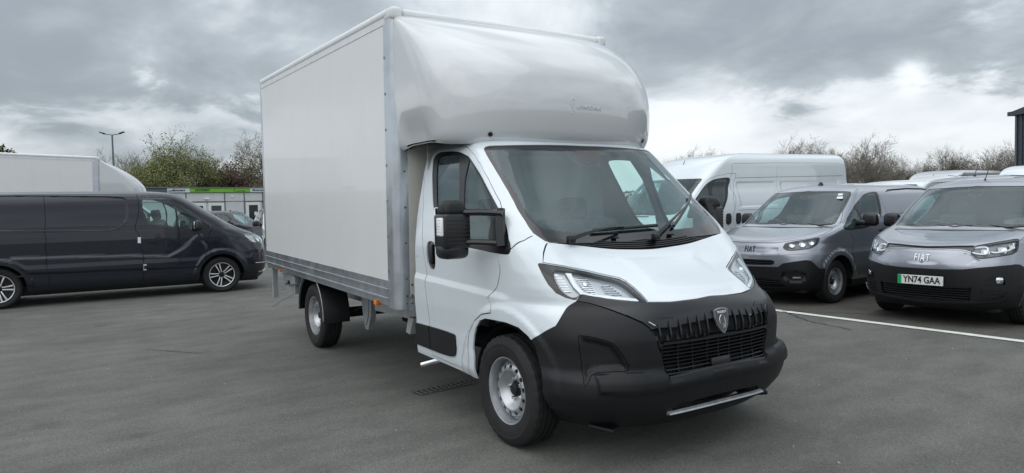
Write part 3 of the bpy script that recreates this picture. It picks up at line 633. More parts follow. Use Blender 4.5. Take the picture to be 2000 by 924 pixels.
mk('wheel_silver', (.52, .54, .56), .33, metal=.75, noise=.05, nscale=20, rvar=.06)
mk('machined', (.85, .86, .88), .35, metal=.55)
mk('chrome', (.85, .86, .88), .12, metal=1.0)
mk('worn_steel', (.16, .16, .155), .55, metal=.5, noise=.3, nscale=30)
mk('dark_metal', (.05, .05, .055), .45, metal=.6, noise=.3, nscale=20)
mk('dull_dark', (.010, .010, .011), .75, noise=.2, nscale=20)
mk('aluminium', (.56, .60, .64), .33, metal=.9, noise=.10, nscale=7, rvar=.10, bump=(5, .15, .01))
mk('white_trim', (.76, .78, .79), .35, noise=.03, nscale=5)
mk('galvanised', (.45, .47, .49), .45, metal=.7, noise=.22, nscale=14, rvar=.12)
mk('frame_grey', (.40, .42, .43), .42, metal=.25, noise=.12, nscale=9)
mk('amber', (.85, .22, .02), .25, coat=.6)
mk('lamp_white', (.92, .94, .96), .15, coat=.6)
mk('lamp_silver', (.50, .51, .53), .28, metal=.5, coat=.5)
mk('lamp_dark', (.16, .165, .175), .25, coat=.5)
mk('seat_fabric', (.10, .104, .11), .9, noise=.2, nscale=40)
mk('dash', (.065, .068, .072), .65, noise=.15, nscale=10)
mk('bulkhead', (.34, .35, .355), .6, noise=.08, nscale=4)
mk('paper', (.75, .80, .84), .7, noise=.1, nscale=120)
mk('road_paint', (.72, .74, .70), .7, noise=.14, nscale=9)
mk('plate_green', (.02, .36, .12), .35); mk('plate_white', (.78, .78, .76), .35); mk('letter_black', (.01, .01, .012), .4)
glass_mat('glass', (.72, .90, .89)); glass_mat('dark_glass', (.30, .38, .37)); glass_mat('lamp_glass', (.95, .97, .98), ior=1.45); glass_mat('side_glass', (.70, .84, .81), ior=1.8)

for n_, a_ in (('white_panel', .05), ('white_paint', .05), ('white_gelcoat', .04), ('aluminium', .35), ('white_trim', .2), ('cream_panel', .25)): add_grime(n_, a_)
add_grime('black_plastic', .05, (.10, .095, .085)); add_grime('rubber', .16, (.08, .075, .065)); add_grime('charcoal_paint', .03, (.10, .095, .09))
# ================================================================ wheels
def tyre_mesh(R, rr, w, n=96, tread=True):
    h = w/2
    prof = [(rr-.012, -h*.72), (rr+.004, -h*.90), (rr+.03, -h*.985), ((R+rr)/2, -h*1.04), (R-.035, -h*.98), (R-.014, -h*.90), (R-.004, -h*.80)]
    for g in (-.5, -.18, .18, .5):
        prof += [(R, h*g-h*.07), (R-.009, h*g-h*.06), (R-.009, h*g+h*.06), (R, h*g+h*.07)] if tread else []
    prof += [(R-.004, h*.80), (R-.014, h*.90), (R-.035, h*.98), ((R+rr)/2+.012, h*1.045), ((R+rr)/2+.005, h*1.02), ((R+rr)/2-.01, h*1.03), (rr+.03, h*.985), (rr+.004, h*.90), (rr-.012, h*.72)]
    m = MB(); k = len(prof); v = []; f = []
    for i in range(n):
        a = 2*math.pi*i/n; notch = .007 if (i % 3 == 0 and tread) else 0
        for j, (r, y) in enumerate(prof):
            r2 = r-notch if abs(y) > h*.55 and r > R-.03 else r
            v.append((r2*math.cos(a), y, r2*math.sin(a)))
    for i in range(n):
        for j in range(k-1): a = i*k+j; b = ((i+1) % n)*k+j; f.append((a, b, b+1, a+1))
    m.raw(v, f, True); return m.mesh(30)
def holed_disc(prof, holes, n=84):
    """surface of revolution about y, prof [(r,y)...], holes [(theta, s, dtheta, ds)] in (angle, length along prof)"""
    p = np.array(prof); L = np.concatenate([[0], np.cumsum(np.hypot(*np.diff(p, axis=0).T))])
    A = np.linspace(0, 2*math.pi, n+1); S_ = np.linspace(0, L[-1], 16); S_ = np.unique(np.concatenate([S_, L])); rm = .16
    pts = [(a*rm, s) for a in A for s in S_]; E = []; V = []; polys = []
    for th, s, dt, dsl in holes:
        q = [((th+dt*math.cos(w))*rm, s+dsl*math.sin(w)) for w in np.linspace(0, 2*math.pi, 14, endpoint=False)]; polys.append(q)
    P = np.array(pts); keep = np.ones(len(P), bool)
    for q in polys: keep &= ~in_poly(P, q); keep &= seg_dist(P, [(x+1, y) for x, y in q]) > -1
    V = [Vector(t) for t in P[keep]]; b = len(V)
    for q in polys: c = len(V); V += [Vector(t) for t in q]; E += [(c+i, c+(i+1) % len(q)) for i in range(len(q))]
    vo, eo, fo, *_ = delaunay_2d_cdt(V, E, [], 0, 1e-6); v2 = np.array([tuple(q) for q in vo]); F = np.array([list(f) for f in fo]); cen = v2[F].mean(1); ok = np.ones(len(F), bool)
    for q in polys: ok &= ~in_poly(cen, q)
    F = F[ok]; th = v2[:, 0]/rm; r = np.interp(v2[:, 1], L, p[:, 0]); y = np.interp(v2[:, 1], L, p[:, 1])
    th = np.where(th > 2*math.pi-1e-6, 0, th)
    vv = np.stack([r*np.cos(th), y, r*np.sin(th)], 1); m = MB()
    # thickness for the hole edges
    fl = [tuple(f) for f in F]; m.raw(vv, fl, True)
    for q in polys:
        n_ = len(q); ring = []
        for x, s in q:
            rr = float(np.interp(s, L, p[:, 0])); yy = float(np.interp(s, L, p[:, 1])); t = x/rm; ring.append(((rr*math.cos(t), yy, rr*math.sin(t)), (rr*math.cos(t), yy-.012, rr*math.sin(t))))
        m.raw([a for a, _ in ring]+[b_ for _, b_ in ring], [(i, (i+1) % n_, (i+1) % n_+n_, i+n_) for i in range(n_)], False)
    return m
def steel_wheel(parent, loc, R, rr, w, outer, name='wheel', holes=14, hubcap='dark', twist=0.0):
    """wheel part with tyre, rim and hub; outer=+1/-1: the side (y) its face shows to"""
    me = steel_wheel.cache.get((R, rr, w, holes))
    if me is None:
        ty = tyre_mesh(R, rr, w); h = w/2; k = rr/.22
        prof = [(rr, h*.80), (rr-.004, h*.86), (rr-.012, h*.84), (.200*k, h*.50), (.194*k, h*.18), (.187*k, h*.14), (.177*k, h*.40), (.166*k, h*.52), (.148*k, h*.60), (.128*k, h*.60), (.108*k, h*.44), (.090*k, h*.22), (.072*k, h*.14), (.036, h*.14)]
        L = [0]
        for a, b in zip(prof, prof[1:]): L.append(L[-1]+math.hypot(a[0]-b[0], a[1]-b[1]))
        s0 = L[8]-.004
        dm = holed_disc(prof, [(2*math.pi*(i+.5)/holes, s0, .100, .0155*k) for i in range(holes)])
        rim = MB(); rim.raw(dm.v, dm.f, True); rim.lathe([(rr-.002, h*.82), (rr-.012, -h*.75), (rr, -h*.8)], 60)
        back = MB().lathe([(.001, -h*.1), (.150*k, -h*.1), (.185*k, -h*.02)], 40)
        hub = MB().lathe([(.001, h*.42), (.030, h*.42), (.038, h*.36), (.042, h*.12)], 28).lathe([(.054, h*.12), (.052, h*.20), (.04, h*.20)], 28)
        bolts = MB()
        for i in range(5):
            a = 2*math.pi*i/5+.5; c = (.066*k*math.cos(a), 0, .066*k*math.sin(a)); bolts.lathe([(.001, h*.34), (.011, h*.32), (.014, h*.12)], 8, c=c)
        me = (ty, rim.mesh(30), back.mesh(), hub.mesh(30), bolts.mesh(30)); steel_wheel.cache[(R, rr, w, holes)] = me
    o = add(name, me[0], 'rubber', parent); o.location = loc; o.rotation_euler = (0, twist, 0 if outer > 0 else math.pi)
    for nm, m_, mt in (('rim', me[1], 'wheel_silver'), ('brake_drum', me[2], 'dull_dark'), ('hub', me[3], 'dull_dark'), ('wheel_bolts', me[4], 'chrome')):
        c = add(nm, m_, mt, o)
        if nm == 'wheel_bolts': c['kind'] = 'stuff'
    return o
steel_wheel.cache = {}
def alloy_wheel(parent, loc, R, rr, w, outer, twist=0.0):
    me = alloy_wheel.cache.get(R)
    if me is None:
        h = w/2; ty = tyre_mesh(R, rr, w)
        rim = MB().lathe([(rr, h*.82), (rr-.006, h*.88), (rr-.016, h*.82), (rr-.03, h*.3), (rr-.035, -h*.2), (.10, -h*.25), (.001, -h*.25)], 60)
        sp = MB(); face = MB()
        for i in range(5):
            for sg in (-1, 1):
                a0 = 2*math.pi*i/5+math.pi/2
                def P(r, a, y): return (r*math.cos(a), y, r*math.sin(a))
                ri, ro = .055, rr-.016; ai, ao = sg*.20, sg*.17; wi, wo = .016, .025
                pts = []
                for r, aa, ww in ((ri, ai*1.6, wi), ((ri+ro)*.5, ai*.95, .018), (ro, ao, wo)):
                    for e in (-1, 1): pts.append((r, a0+aa+e*ww/r*.55))
                for (mb, y0, y1, k) in ((sp, h*.30, h*.62, 1.25), (face, h*.62, h*.655, .95)):
                    v = []
                    for j in range(3):
                        (r, a1), (_, a2) = pts[2*j], pts[2*j+1]; mid = (a1+a2)/2; d = (a2-a1)/2*k; drop = (0, .0, .02)[j]*0+(h*.10 if j == 0 else 0)
                        for a in (mid-d, mid+d): v.append(P(r, a, y1-drop))
                        for a in (mid-d, mid+d): v.append(P(r, a, y0-drop))
                    f = []
                    for j in range(2):
                        b = 4*j; f += [(b, b+1, b+5, b+4), (b+2, b+6, b+7, b+3), (b, b+4, b+6, b+2), (b+1, b+3, b+7, b+5)]
                    f += [(0, 2, 3, 1), (8, 9, 11, 10)]; mb.raw(v, f)
        hub = MB().lathe([(.001, h*.60), (.028, h*.60), (.034, h*.5), (.075, h*.42), (.08, h*.2)], 30)
        lip = MB().lathe([(rr+.002, h*.83), (rr-.004, h*.90), (rr-.012, h*.86)], 60)
        me = (ty, rim.mesh(30), sp.mesh(30), face.mesh(30), hub.mesh(30), lip.mesh(30)); alloy_wheel.cache[R] = me
    o = add('wheel', me[0], 'rubber', parent); o.location = loc; o.rotation_euler = (0, twist, 0 if outer > 0 else math.pi)
    for nm, m_, mt in (('rim', me[1], 'gloss_black'), ('spokes', me[2], 'gloss_black'), ('machined_spoke_faces', me[3], 'machined'), ('hub', me[4], 'gloss_black'), ('rim_lip', me[5], 'machined')): add(nm, m_, mt, o)
    return o
alloy_wheel.cache = {}
# ================================================================ interiors
def seat(parent, x, y, z, w, mat='seat_fabric', s=1.0):
    m = MB(); m.rbox((x, y, z+.07), (.50*s, w, .16), .05, 3); m.rbox((x-.26*s, y, z+.42), (.14, w*.95, .62), .05, 3, rot=(0, -.18, 0)); m.rbox((x-.34*s, y, z+.82), (.09, min(w*.5, .27), .19), .04, 3, rot=(0, -.18, 0))
    return m.obj('seat', mat, parent)
def steering_wheel(parent, c, r=.19, tilt=math.radians(62)):
    m = MB(); pts = [(r*math.cos(a), r*math.sin(a), 0) for a in np.linspace(0, 2*math.pi, 33)]
    m.tube(pts, .014, 8, caps=False); m.rbox((0, 0, -.01), (.13, .11, .05), .02, 2)
    for a in (0, math.pi, math.pi*1.5): m.tube([(0, 0, 0), (r*math.cos(a), r*math.sin(a), 0)], .013, 6)
    m.xf(Matrix.Translation(c)@Euler((0, -(math.pi/2-tilt)-.15, 0)).to_matrix().to_4x4()@Euler((0, 0, math.pi/2)).to_matrix().to_4x4())
    return m.obj('steering_wheel', 'dash', parent)
def shape_lists(key): return SHAPES[key]
def emit(sk, parent, labels, name, mat, off=0.0, skirt=.012, sym=False, flip=False, extra=None, **props):
    sel = np.isin(sk.lab, labels)
    if extra is not None: sel &= extra
    out = []
    for V, F, Nn in sk.sub(sel, off, skirt, sym, flip):
        o = add(name, mesh_from(V, F, Nn), mat, parent, **props); out.append(o)
    return out
def emit_all(sk, parent, base_name, base_mat, base_skirt=.012, lining=True, glass_names=(), lin_off=-.045, extra_base=None):
    lab = {}
    for i, (n, p, k) in enumerate(sk.R): lab.setdefault((n,), []).append(i)
    sel_base = [-1]
    for i, (n, p, k) in enumerate(sk.R):
        if k.get('as_base'): sel_base.append(i)
    o = emit(sk, parent, sel_base, base_name, base_mat, 0, base_skirt, sym=True, extra=extra_base)
    done = set(); res = {base_name: o}
    for i, (n, p, k) in enumerate(sk.R):
        if n in done or k.get('none') or k.get('as_base'): continue
        done.add(n); ids = [j for j, (n2, _, k2) in enumerate(sk.R) if n2 == n]
        r = emit(sk, parent, ids, n, k.get('mat', base_mat), k.get('off', 0), k.get('skirt', .012), sym=k.get('sym', False))
        res.setdefault(n, []).extend(r)
        if k.get('off', 0) < -.011 and k.get('wall', True):   # walls of a recess
            pass
    if lining:
        bad = [i for i, (n, p, k) in enumerate(sk.R) if k.get('none') or n in glass_names or k.get('nolining')]
        sel = ~np.isin(sk.lab, bad); cenv = sk.v2[sk.F].mean(1)
        P = sk.b.S(sk.a2u(cenv[:, 0]), cenv[:, 1]); sel &= P[:, 2] > 1.0
        if lining is not True: sel &= P[:, 0] > lining
        for V, F, Nn in sk.sub(sel, lin_off, 0, True, True): add('cabin_lining', mesh_from(V, F, Nn), 'lining', parent)
    return res
# ================================================================ the main vehicle
def arch_tub(parent, cx, r, y0, y1, z0=.36, name='wheel_arch_liner', mat='dull_dark'):
    for sg in (-1, 1):
        prof = [(r, y0*sg), (r+.01, y1*sg)]
        m = MB(); m.lathe([(r+.02, y1*sg), (r+.02, y0*sg), (.05, y0*sg)], 28, c=(cx, 0, z0), a0=0, a1=math.pi); m.obj(name, mat, parent)
def side_pts(sk, pts, smooth=0): return sk.uvs([(x, 1.0, z) for x, z in pts], 's', smooth)
RK = .021
def RKV(m):
    m.v = [(x+RK*z, y, z-RK*(x+4.035)) for x, y, z in m.v]; return m
def mirror_unit(root, s, M=None):
    """big two-arm commercial mirror; s=-1 right side, +1 left"""
    def Y(y): return s*y
    c = MB(); c.rbox((-.25, Y(1.225), 1.548), (.16, .19, .105), .042, 4, taper=(.72, .80)); o = c.obj('mirror_cap', 'black_plastic', root)
    b = MB(); b.rbox((-.25, Y(1.225), 1.40), (.162, .195, .23), .022, 3); b.rbox((-.255, Y(1.226), 1.278), (.158, .195, .12), .045, 4)
    for k in range(7): b.box((-.168, Y(1.225), 1.325+k*.024), (.006, .17, .009))
    hs = b.obj('mirror_housing', 'satin_black', root)
    g = MB(); g.rbox((-.335, Y(1.225), 1.42), (.006, .165, .27), .002, 1); g.obj('mirror_glass', 'chrome', hs)
    l = MB(); l.rbox((-.225, Y(1.326), 1.43), (.075, .022, .12), .009, 2)
    for k in range(6): l.box((-.225, Y(1.3385), 1.385+k*.018), (.05, .003, .007))
    l.obj('indicator_lamp', 'lamp_white', hs)
    a = MB()
    for z, dz in ((1.52, .0), (1.325, 0)):
        a.tube([(-.20, Y(1.16), z), (-.12, Y(1.10), z+.0), (-.04, Y(1.02), z-.005), (.0, Y(.985), z-.01)], [.030, .028, .028, .034], 8, flat=.75)
    a.tube([(-.03, Y(.985), 1.54), (-.01, Y(1.005), 1.42), (.01, Y(1.01), 1.30)], [.028, .034, .036], 8)
    a.obj('mirror_arm', 'satin_black', root)
def wiper(root, sk, base, mid, tip0, tip1, sgn):
    """arm from base to the middle of the blade; points are (x,|y|,z) on the glass"""
    P = lambda q, h: (lambda r: (float(r[0][0]), sgn*float(r[0][1]) if sgn*1 else 0, float(r[0][2])))(sk.PN(np.array([q[0]]), np.array([q[1]]), h))
    return P
def fs(sk, x, y, h=0.0):
    """point on the skin seen from the front at lateral y and height given in x=z"""
    pass
CAB_BODY = Body(CAB, .03)
def main_cab(root):
    S_ = SHAPES['cab']
    def disp(P):
        x, y, z = P[..., 0], np.abs(P[..., 1]), P[..., 2]
        side = np.clip((y-.93)/.05, 0, 1)*np.clip((.62-x)/.12, 0, 1)
        sm = lambda t: np.clip(t, 0, 1)**2*(3-2*np.clip(t, 0, 1))
        d = .013*sm((1.045-.035*(x+1.2)-z)/.05)*sm((.18-x)/.25)
        r = np.hypot(x-.01, z-.36); d = np.maximum(d, 0)+.016*sm((.575-r)/.045)*sm((z-.35)/.1)
        d = d-.006*sm((.60-z)/.08)*sm((-.40-x)/.05)
        return d*side
    sk = Skin(CAB_BODY, (1.42, .98, .85), .021, disp)
    G = lambda n, sm=1, mode='p': sk.uvs(S_[n], mode, sm)
    U = lambda pts, sm=0, mode='p': sk.uvs(pts, mode, sm)
    bo = S_['bonnet']; hl = S_['headlight']
    lip = bo[16:][::-1]                      # centre -> lamp corner along the bonnet's front lip
    low_hl = hl[12:19]                        # under the headlamp
    bumper3 = [(bo[-1][0], 0, bo[-1][2])]+lip[1:]+low_hl[:1]+hl[13:17]+S_['bumper']
    b_uv = U(bumper3)+U([(.36, 1, .70), (.40, 1, .58), (.43, 1, .45), (.43, 1, .30)], 0, 's')+[(sk.u2a(.92), 0.0), (0.0, 0.0)]
    sk.region('bumper', b_uv, mat='black_plastic', sym=True, skirt=.015)
    gz = U(S_['grille_zone'])
    sk.region('grille_panel', U([(bo[-1][0]+.004, 0, bo[-1][2]-.006)])+[(p[0], p[1]-.006) for p in U(lip[1:])]+[(p[0], p[1]-.004) for p in U([hl[12], hl[13], hl[14], hl[15]])]+gz+U([(.921, .23, .541), (.919, 0, .551)]), mat='satin_black', sym=True, skirt=.012, off=.002)
    lg = G('lower_grille', 0); sk.region('lower_grille', lg, mat='gap', off=-.055, sym=True, skirt=0, deep=1)
    us = G('upper_slot', 0)
    vtop = max(v for a, v in lg)
    us = [(a, v) for a, v in us]
    sk.region('upper_grille', us, mat='gap', off=-.045, sym=True, skirt=0, deep=1)
    sk.region('corner_lens', G('facet', 0), mat='satin_black', off=.006)  # smooth facet plate, no lens; its shine is only sky reflection
    li = G('low_intake', 0); sk.region('lower_intake', li, mat='gap', off=-.05, sym=True, skirt=0, deep=1)
    # bonnet
    sk.region('bonnet', G('bonnet', 0), mat='white_paint', sym=True, off=.003, skirt=.02)
    sk.bumps.append((G('bonnet_rise', 1), .006, .09))
    pk = G('pocket', 1); sk.bumps.append((pk, -.026, .040))
    bm_ = G('beam', 0)[:8]; bm_ = bm_+U([(.925, 0, .47), (.88, .45, .46), (.80, .70, .46), (.735, .84, .47)])
    sk.bumps.append((bm_, .022, .020))
    # glass
    sk.region('windscreen_surround', G('windscreen', 1), mat='gloss_black', off=-.006, sym=True, skirt=.0)
    sk.region('cowl', G('cowl', 0), mat='black_plastic', off=-.012, sym=True, skirt=0)
    sk.region('windscreen', G('windscreen_clear', 1), mat='glass', off=-.006, sym=True, skirt=0)
    sk.region('sensor_housing', [(0, max(v for a, v in G('windscreen_clear', 0)))]+U([(-.385, .155, 1.975), (-.287, .105, 1.87), (-.283, 0, 1.868)], 0), mat='gloss_black', off=-.007, sym=True, skirt=0)
    # door
    dr = G('door', 0); sk.region('door', dr, mat='white_paint', off=0.0, skirt=.02)
    sk.region('side_window_frame', G('side_window', 1), mat='satin_black', off=-.004, skirt=0)
    sk.region('side_window', G('window_glass', 1), mat='side_glass', off=-.009, skirt=0)
    sk.region('quarter_window', G('quarter_glass', 1), mat='side_glass', off=-.009, skirt=0)
    hd = G('handle', 1); sk.region('door_handle_recess', hd, mat='gloss_black', off=-.012, skirt=0)
    # arch opening, cut below the sill, seams
    ar = U(S_['arch'][:-1])+U([(-.352, 1, .34), (-.352, 1, .25)], 0, 's')
    ar = ar+[(ar[-1][0], 0.0)]+[(sk.u2a(.92), 0.0)]+U([(.43, 1, .30), (.43, 1, .45), (.40, 1, .58), (.36, 1, .70)], 0, 's')
    sk.region('void_arch', ar, none=True)
    sk.region('void_sill', U([(-.30, 1, .375), (-.8, 1, .392), (-1.27, 1, .405)], 0, 's')+[(sk.amax, body_uv(sk.b, [(-1.27, 1, .405)], 's')[0][1]), (sk.amax, 0), (sk.u2a(1.1), 0)], none=True)
    sk.region('door_trim', G('side_trim', 1), mat='black_plastic', off=.012, skirt=.02)
    # headlamp
    sk.region('headlight', G('headlight', 0), mat='gloss_black', off=-.004, skirt=.0)
    sk.region('lamp_interior', G('lamp_clear', 1), mat='lamp_silver', off=-.030, skirt=0, deep=1)
    sk.region('lamp_reflector', G('lamp_bowl_inner', 1), mat='wheel_silver', off=-.034, skirt=.0)
    sk.region('lamp_reflector', G('lamp_bowl_outer', 1), mat='wheel_silver', off=-.034, skirt=.0)
    sk.region('indicator_reflector', G('lamp_blinker', 1), mat='lamp_silver', off=-.024, skirt=.0)
    sk.region('daytime_running_light', G('drl', 0), mat='lamp_white', off=-.008, skirt=.015)
    # seams
    sk.seam(dr+[dr[0]], .008, 'door_gap')
    sk.seam(U([(.054, 1, 1.26), (.10, .98, 1.29), (.15, .93, 1.335), (.165, .875, 1.365)], 0), .007, 'wing_gap')
    sk.seam(G('bonnet', 0)[6:20], .008, 'bonnet_gap')
    pl_ = chaikin(pk, 0); sk.seam(pl_+[pl_[0]], .004, 'pocket_gap')
    sk.seam(gz, .008, 'grille_gap')
    sk.seam(side_pts(sk, [(-1.27, 1.175), (-1.22, 1.175)]), .004, 'corner_gap')
    sk.cut()
    res = emit_all(sk, root, 'cab_body', 'white_paint', glass_names=('windscreen', 'side_window', 'quarter_window'))
    sk.names = [r[0] for r in sk.R]
    # clear headlamp cover over the whole lamp
    ids = [i for i, n in enumerate(sk.names) if n in ('lamp_interior', 'lamp_reflector', 'indicator_reflector', 'daytime_running_light')]
    emit(sk, root, ids, 'lamp_cover', 'lamp_glass', -.0035, 0)
    # lamp bits regroup under the headlight
    heads = res['headlight']
    for sg, hd_ in ((-1, heads[0]), (1, heads[1])):
        for nm, rows_ in (('lamp_bowl_inner', 8), ('lamp_bowl_outer', 6), ('lamp_blinker', 7)):
            q = np.array(G(nm, 0)); lo, hi = q.min(0), q.max(0)
            for k in range(rows_):
                v = lo[1]+(hi[1]-lo[1])*(k+.7)/(rows_+.4); cut_ = [a for a in np.linspace(lo[0], hi[0], 40) if in_poly(np.array([[a, v]]), [tuple(t) for t in q])[0]]
                if len(cut_) < 3: continue
                line = [(a, v-.10*(a-cut_[0])) for a in np.linspace(cut_[0], cut_[-1], 6)]; vv, ff = ribbon(sk, line, .005, .008, -.031, sg); MB().raw(vv, ff).obj('reflector_step', 'chrome', hd_)
        c_ = np.array(G('lamp_bowl_inner', 0)).mean(0); P, Nn = sk.PN(np.array([c_[0]]), np.array([c_[1]+.01]), -.03); P = P[0]*[1, sg, 1]; Nn = Nn[0]*[1, sg, 1]
        m = MB(); m.lathe([(.001, .018), (.014, .014), (.020, .004), (.024, 0)], 14, axis='z'); m.xf(Matrix.Translation(P)@Vector(Nn).to_track_quat('Z', 'Y').to_matrix().to_4x4()); m.obj('bulb_shield', 'chrome', hd_)
    for nm in ('lamp_interior', 'lamp_reflector', 'indicator_reflector', 'daytime_running_light'):
        for i, o in enumerate(res[nm]): o.parent = heads[i % 2]
    for i, o in enumerate([c for c in bpy.data.objects if c.name.split('.')[0] == 'lamp_cover' and c.parent == root]): o.parent = heads[i % 2]
    # inner walls behind deep recesses: a dark liner band
    # grille slats
    gl = MB(); lgv = [v for a, v in lg]; v0, v1 = min(lgv), max(lgv)
    la = lambda v: np.interp(v, [v0, (v0+v1)/2, v1], [sk.u2a(body_uv(sk.b, [(.897, .44, .55)])[0][0]), sk.u2a(body_uv(sk.b, [(.884, .468, .65)])[0][0]), sk.u2a(body_uv(sk.b, [(.880, .480, .72)])[0][0])])
    ns = 9
    for k in range(ns):
        v = v0+(v1-v0)*(k+.6)/ns; a1 = float(la(v))-.006; line = [(a, v) for a in np.linspace(0.0, a1, 14)]
        for sg in (-1, 1):
            vv, ff = ribbon(sk, line, .007, .030, -.038, sg); MB_ = MB().raw(vv, ff); MB_.obj('grille_slat', 'satin_black', root)
    for a in (.0, .09, .20, .30, .40):
        for sg in ((-1, 1) if a else (1,)):
            vv, ff = ribbon(sk, [(a, v0+.002), (a, (v0+v1)/2), (a, v1-.002)], .010, .018, -.045, sg); MB().raw(vv, ff).obj('grille_upright', 'satin_black', root)
    m = MB(); P, Nn = sk.PN(np.array([0.0]), np.array([v0+.035]), -.012); m.rbox((P[0][0], 0.0, P[0][2]), (.03, .17, .06), .006, 2, rot=(0, -.1, 0)); m.obj('radar_cover', 'satin_black', root)
    # claw fins across the upper grille
    uv_ = [v for a, v in us]; u0, u1 = min(uv_), max(uv_)
    for i in range(6):
        a = .105+i*.062
        for sg in (-1, 1):
            vt = u1+.055-i*.006; vb = u0+.022+(.003*i)
            line = [(a+.018*math.sin(t*1.6)-.012*t, vt+(vb-vt)*t) for t in np.linspace(0, 1, 9)]
            vv, ff = ribbon(sk, line, .013, .016, -.003, sg, taper=[.1, .35, .65, .9, 1, 1, 1, .95, .8]); MB().raw(vv, ff).obj('grille_fin', 'satin_black', root)
            vv, ff = ribbon(sk, [(a+.022, u0+.018), (a+.022, u0+.050)], .022, .010, -.014, sg); MB().raw(vv, ff).obj('grille_tooth', 'satin_black', root)
    b = MB(); a1 = sk.u2a(body_uv(sk.b, [(.880, .475, .74)])[0][0])
    for sg in (-1, 1):
        vv, ff = ribbon(sk, [(a, u0+.004) for a in np.linspace(0, a1-.01, 12)], .016, .012, 0, sg); b.raw(vv, ff)
    b.obj('grille_bar', 'satin_black', root)
    # bright edge line near the corner facet
    for sg in (-1, 1):
        l = U([(.846, .535, .872), (.86, .50, .845)]); vv, ff = ribbon(sk, l, .006, .005, .002, sg); MB().raw(vv, ff).obj('grille_edge_trim', 'chrome', root)
    # shield badge
    P, Nn = sk.PN(np.array([0.0]), np.array([body_uv(sk.b, [(.90, 0, .83)])[0][1]]), .018)
    n0 = Vector(Nn[0]); o = Vector(P[0]); M = frame_matrix(o, (0, 1, 0), (n0.z*-1, 0, n0.x))
    sh = [(-.058, .062), (-.03, .070), (0, .073), (.03, .070), (.058, .062), (.056, .01), (.042, -.035), (.02, -.066), (0, -.083), (-.02, -.066), (-.042, -.035), (-.056, .01)]
    bd = MB().prism(sh, -.014, .0, 'xy'); bd.xf(M); bdo = bd.obj('shield_badge', 'wheel_silver', root)
    bi = MB().prism([(x*.935, y*.945) for x, y in sh], .0005, .002, 'xy'); bi.xf(M); bi.obj('badge_field', 'gloss_black', bdo)
    tm = text_mesh('PEUGEOT', .0185, .002, .0004, sx=1.02); tm.transform(M@Matrix.Translation((0, .047, .003))); add('badge_lettering', tm, 'chrome', bdo)
    ln = MB()
    strokes = [[(-.030, -.004), (-.024, .014), (-.008, .030), (.008, .032), (.022, .024), (.032, .006), (.034, -.012)], [(-.030, -.004), (-.026, -.014), (-.030, -.022)], [(-.014, .020), (-.002, .014), (.006, .002)], [(.010, .024), (.018, .008), (.020, -.010), (.016, -.026)],
               [(-.022, -.004), (-.012, -.002), (-.010, -.010)], [(-.020, -.022), (-.010, -.030), (-.004, -.044), (0, -.060)], [(.004, -.020), (.004, -.036), (0, -.050)], [(.026, -.020), (.016, -.040), (.008, -.052)], [(-.012, -.040), (-.004, -.052)]]
    for st in strokes: ln.tube([(x, y, .002) for x, y in st], [.0009]+[.0017]*(len(st)-2)+[.0007], 5)
    ln.xf(M); ln.obj('badge_lion', 'chrome', bdo)
    # bright strip low on the bumper
    st = MB(); li_ = [(.886, -.425, .318), (.902, -.30, .322), (.909, -.15, .324), (.911, 0, .325), (.909, .15, .324), (.902, .30, .322), (.886, .425, .318)]
    v = []; f = []
    for (x, y, z) in li_: v += [(x-.02, y, z+.010), (x+.006, y, z+.002), (x+.009, y, z-.007), (x-.02, y, z-.012)]
    for i in range(len(li_)-1):
        for k in range(4): a = i*4+k; b_ = i*4+(k+1) % 4; f.append((a, b_, b_+4, a+4))
    f += [(0, 1, 2, 3), (27, 26, 25, 24)]; st.raw(v, f); st.obj('bumper_strip', 'galvanised', root)
    # underside tow covers / steps
    for sg in (-1, 1):
        m = MB(); m.rbox((.60, sg*.66, .225), (.16, .20, .03), .01, 2, rot=(0, .1, sg*-.5)); m.obj('bumper_step', 'black_plastic', root)
    # door handles, keyhole
    hx, hy, hz = -1.0, 1.012, 1.20
    for sg in (-1, 1):
        m = MB(); m.rbox((hx, sg*1.008, hz), (.045, .022, .155), .010, 3); m.obj('door_handle', 'satin_black', root)
    # cowl: vent slats, nozzles; wipers
    cw = MB()
    for k in range(4):
        for sg in (-1, 1):
            v0_ = body_uv(sk.b, [(.30-.012*k, .0, 1.258+.012*k)])[0][1]
            line = [(a, v0_+.004*a) for a in np.linspace(0, .45-.03*k, 8)]; vv, ff = ribbon(sk, line, .009, .010, -.010, sg); cw.raw(vv, ff)
    cw.obj('cowl_vent_slats', 'satin_black', root)
    def on(y, z, h): 
        u, v = body_uv(sk.b, [(.2, abs(y), z)], 'f')[0]; P, Nn = sk.PN(np.array([sk.u2a(u)]), np.array([v]), h); return (float(P[0][0]), math.copysign(float(P[0][1]), y if y else 1), float(P[0][2]))
    for (yb, zb, ym, zm, y0, z0, y1, z1) in ((-.66, 1.315, -.16, 1.375, -.42, 1.372, .18, 1.385), (.08, 1.30, .585, 1.50, .33, 1.375, .80, 1.60)):
        m = MB(); m.rbox(on(yb, zb, .03), (.05, .05, .05), .012, 2); n_ = 7
        m.tube([on(yb+(ym-yb)*t, zb+(zm-zb)*t, .035+.035*math.sin(t*3.14)*(1 if t < .9 else .6)) for t in np.linspace(0, 1, n_)], [.016, .014, .011, .009, .009, .009, .010], 6)
        a_ = m.obj('wiper', 'satin_black', root)
        b2 = MB(); b2.tube([on(y0+(y1-y0)*t, z0+(z1-z0)*t, .016) for t in np.linspace(0, 1, 12)], .011, 6, flat=1.2); b2.obj('wiper_blade', 'satin_black', a_)
    for y in (-.26, .26):
        m = MB(); m.rbox(on(y, 1.325, .006), (.03, .045, .012), .004, 2); m.obj('washer_nozzle', 'black_plastic', root)
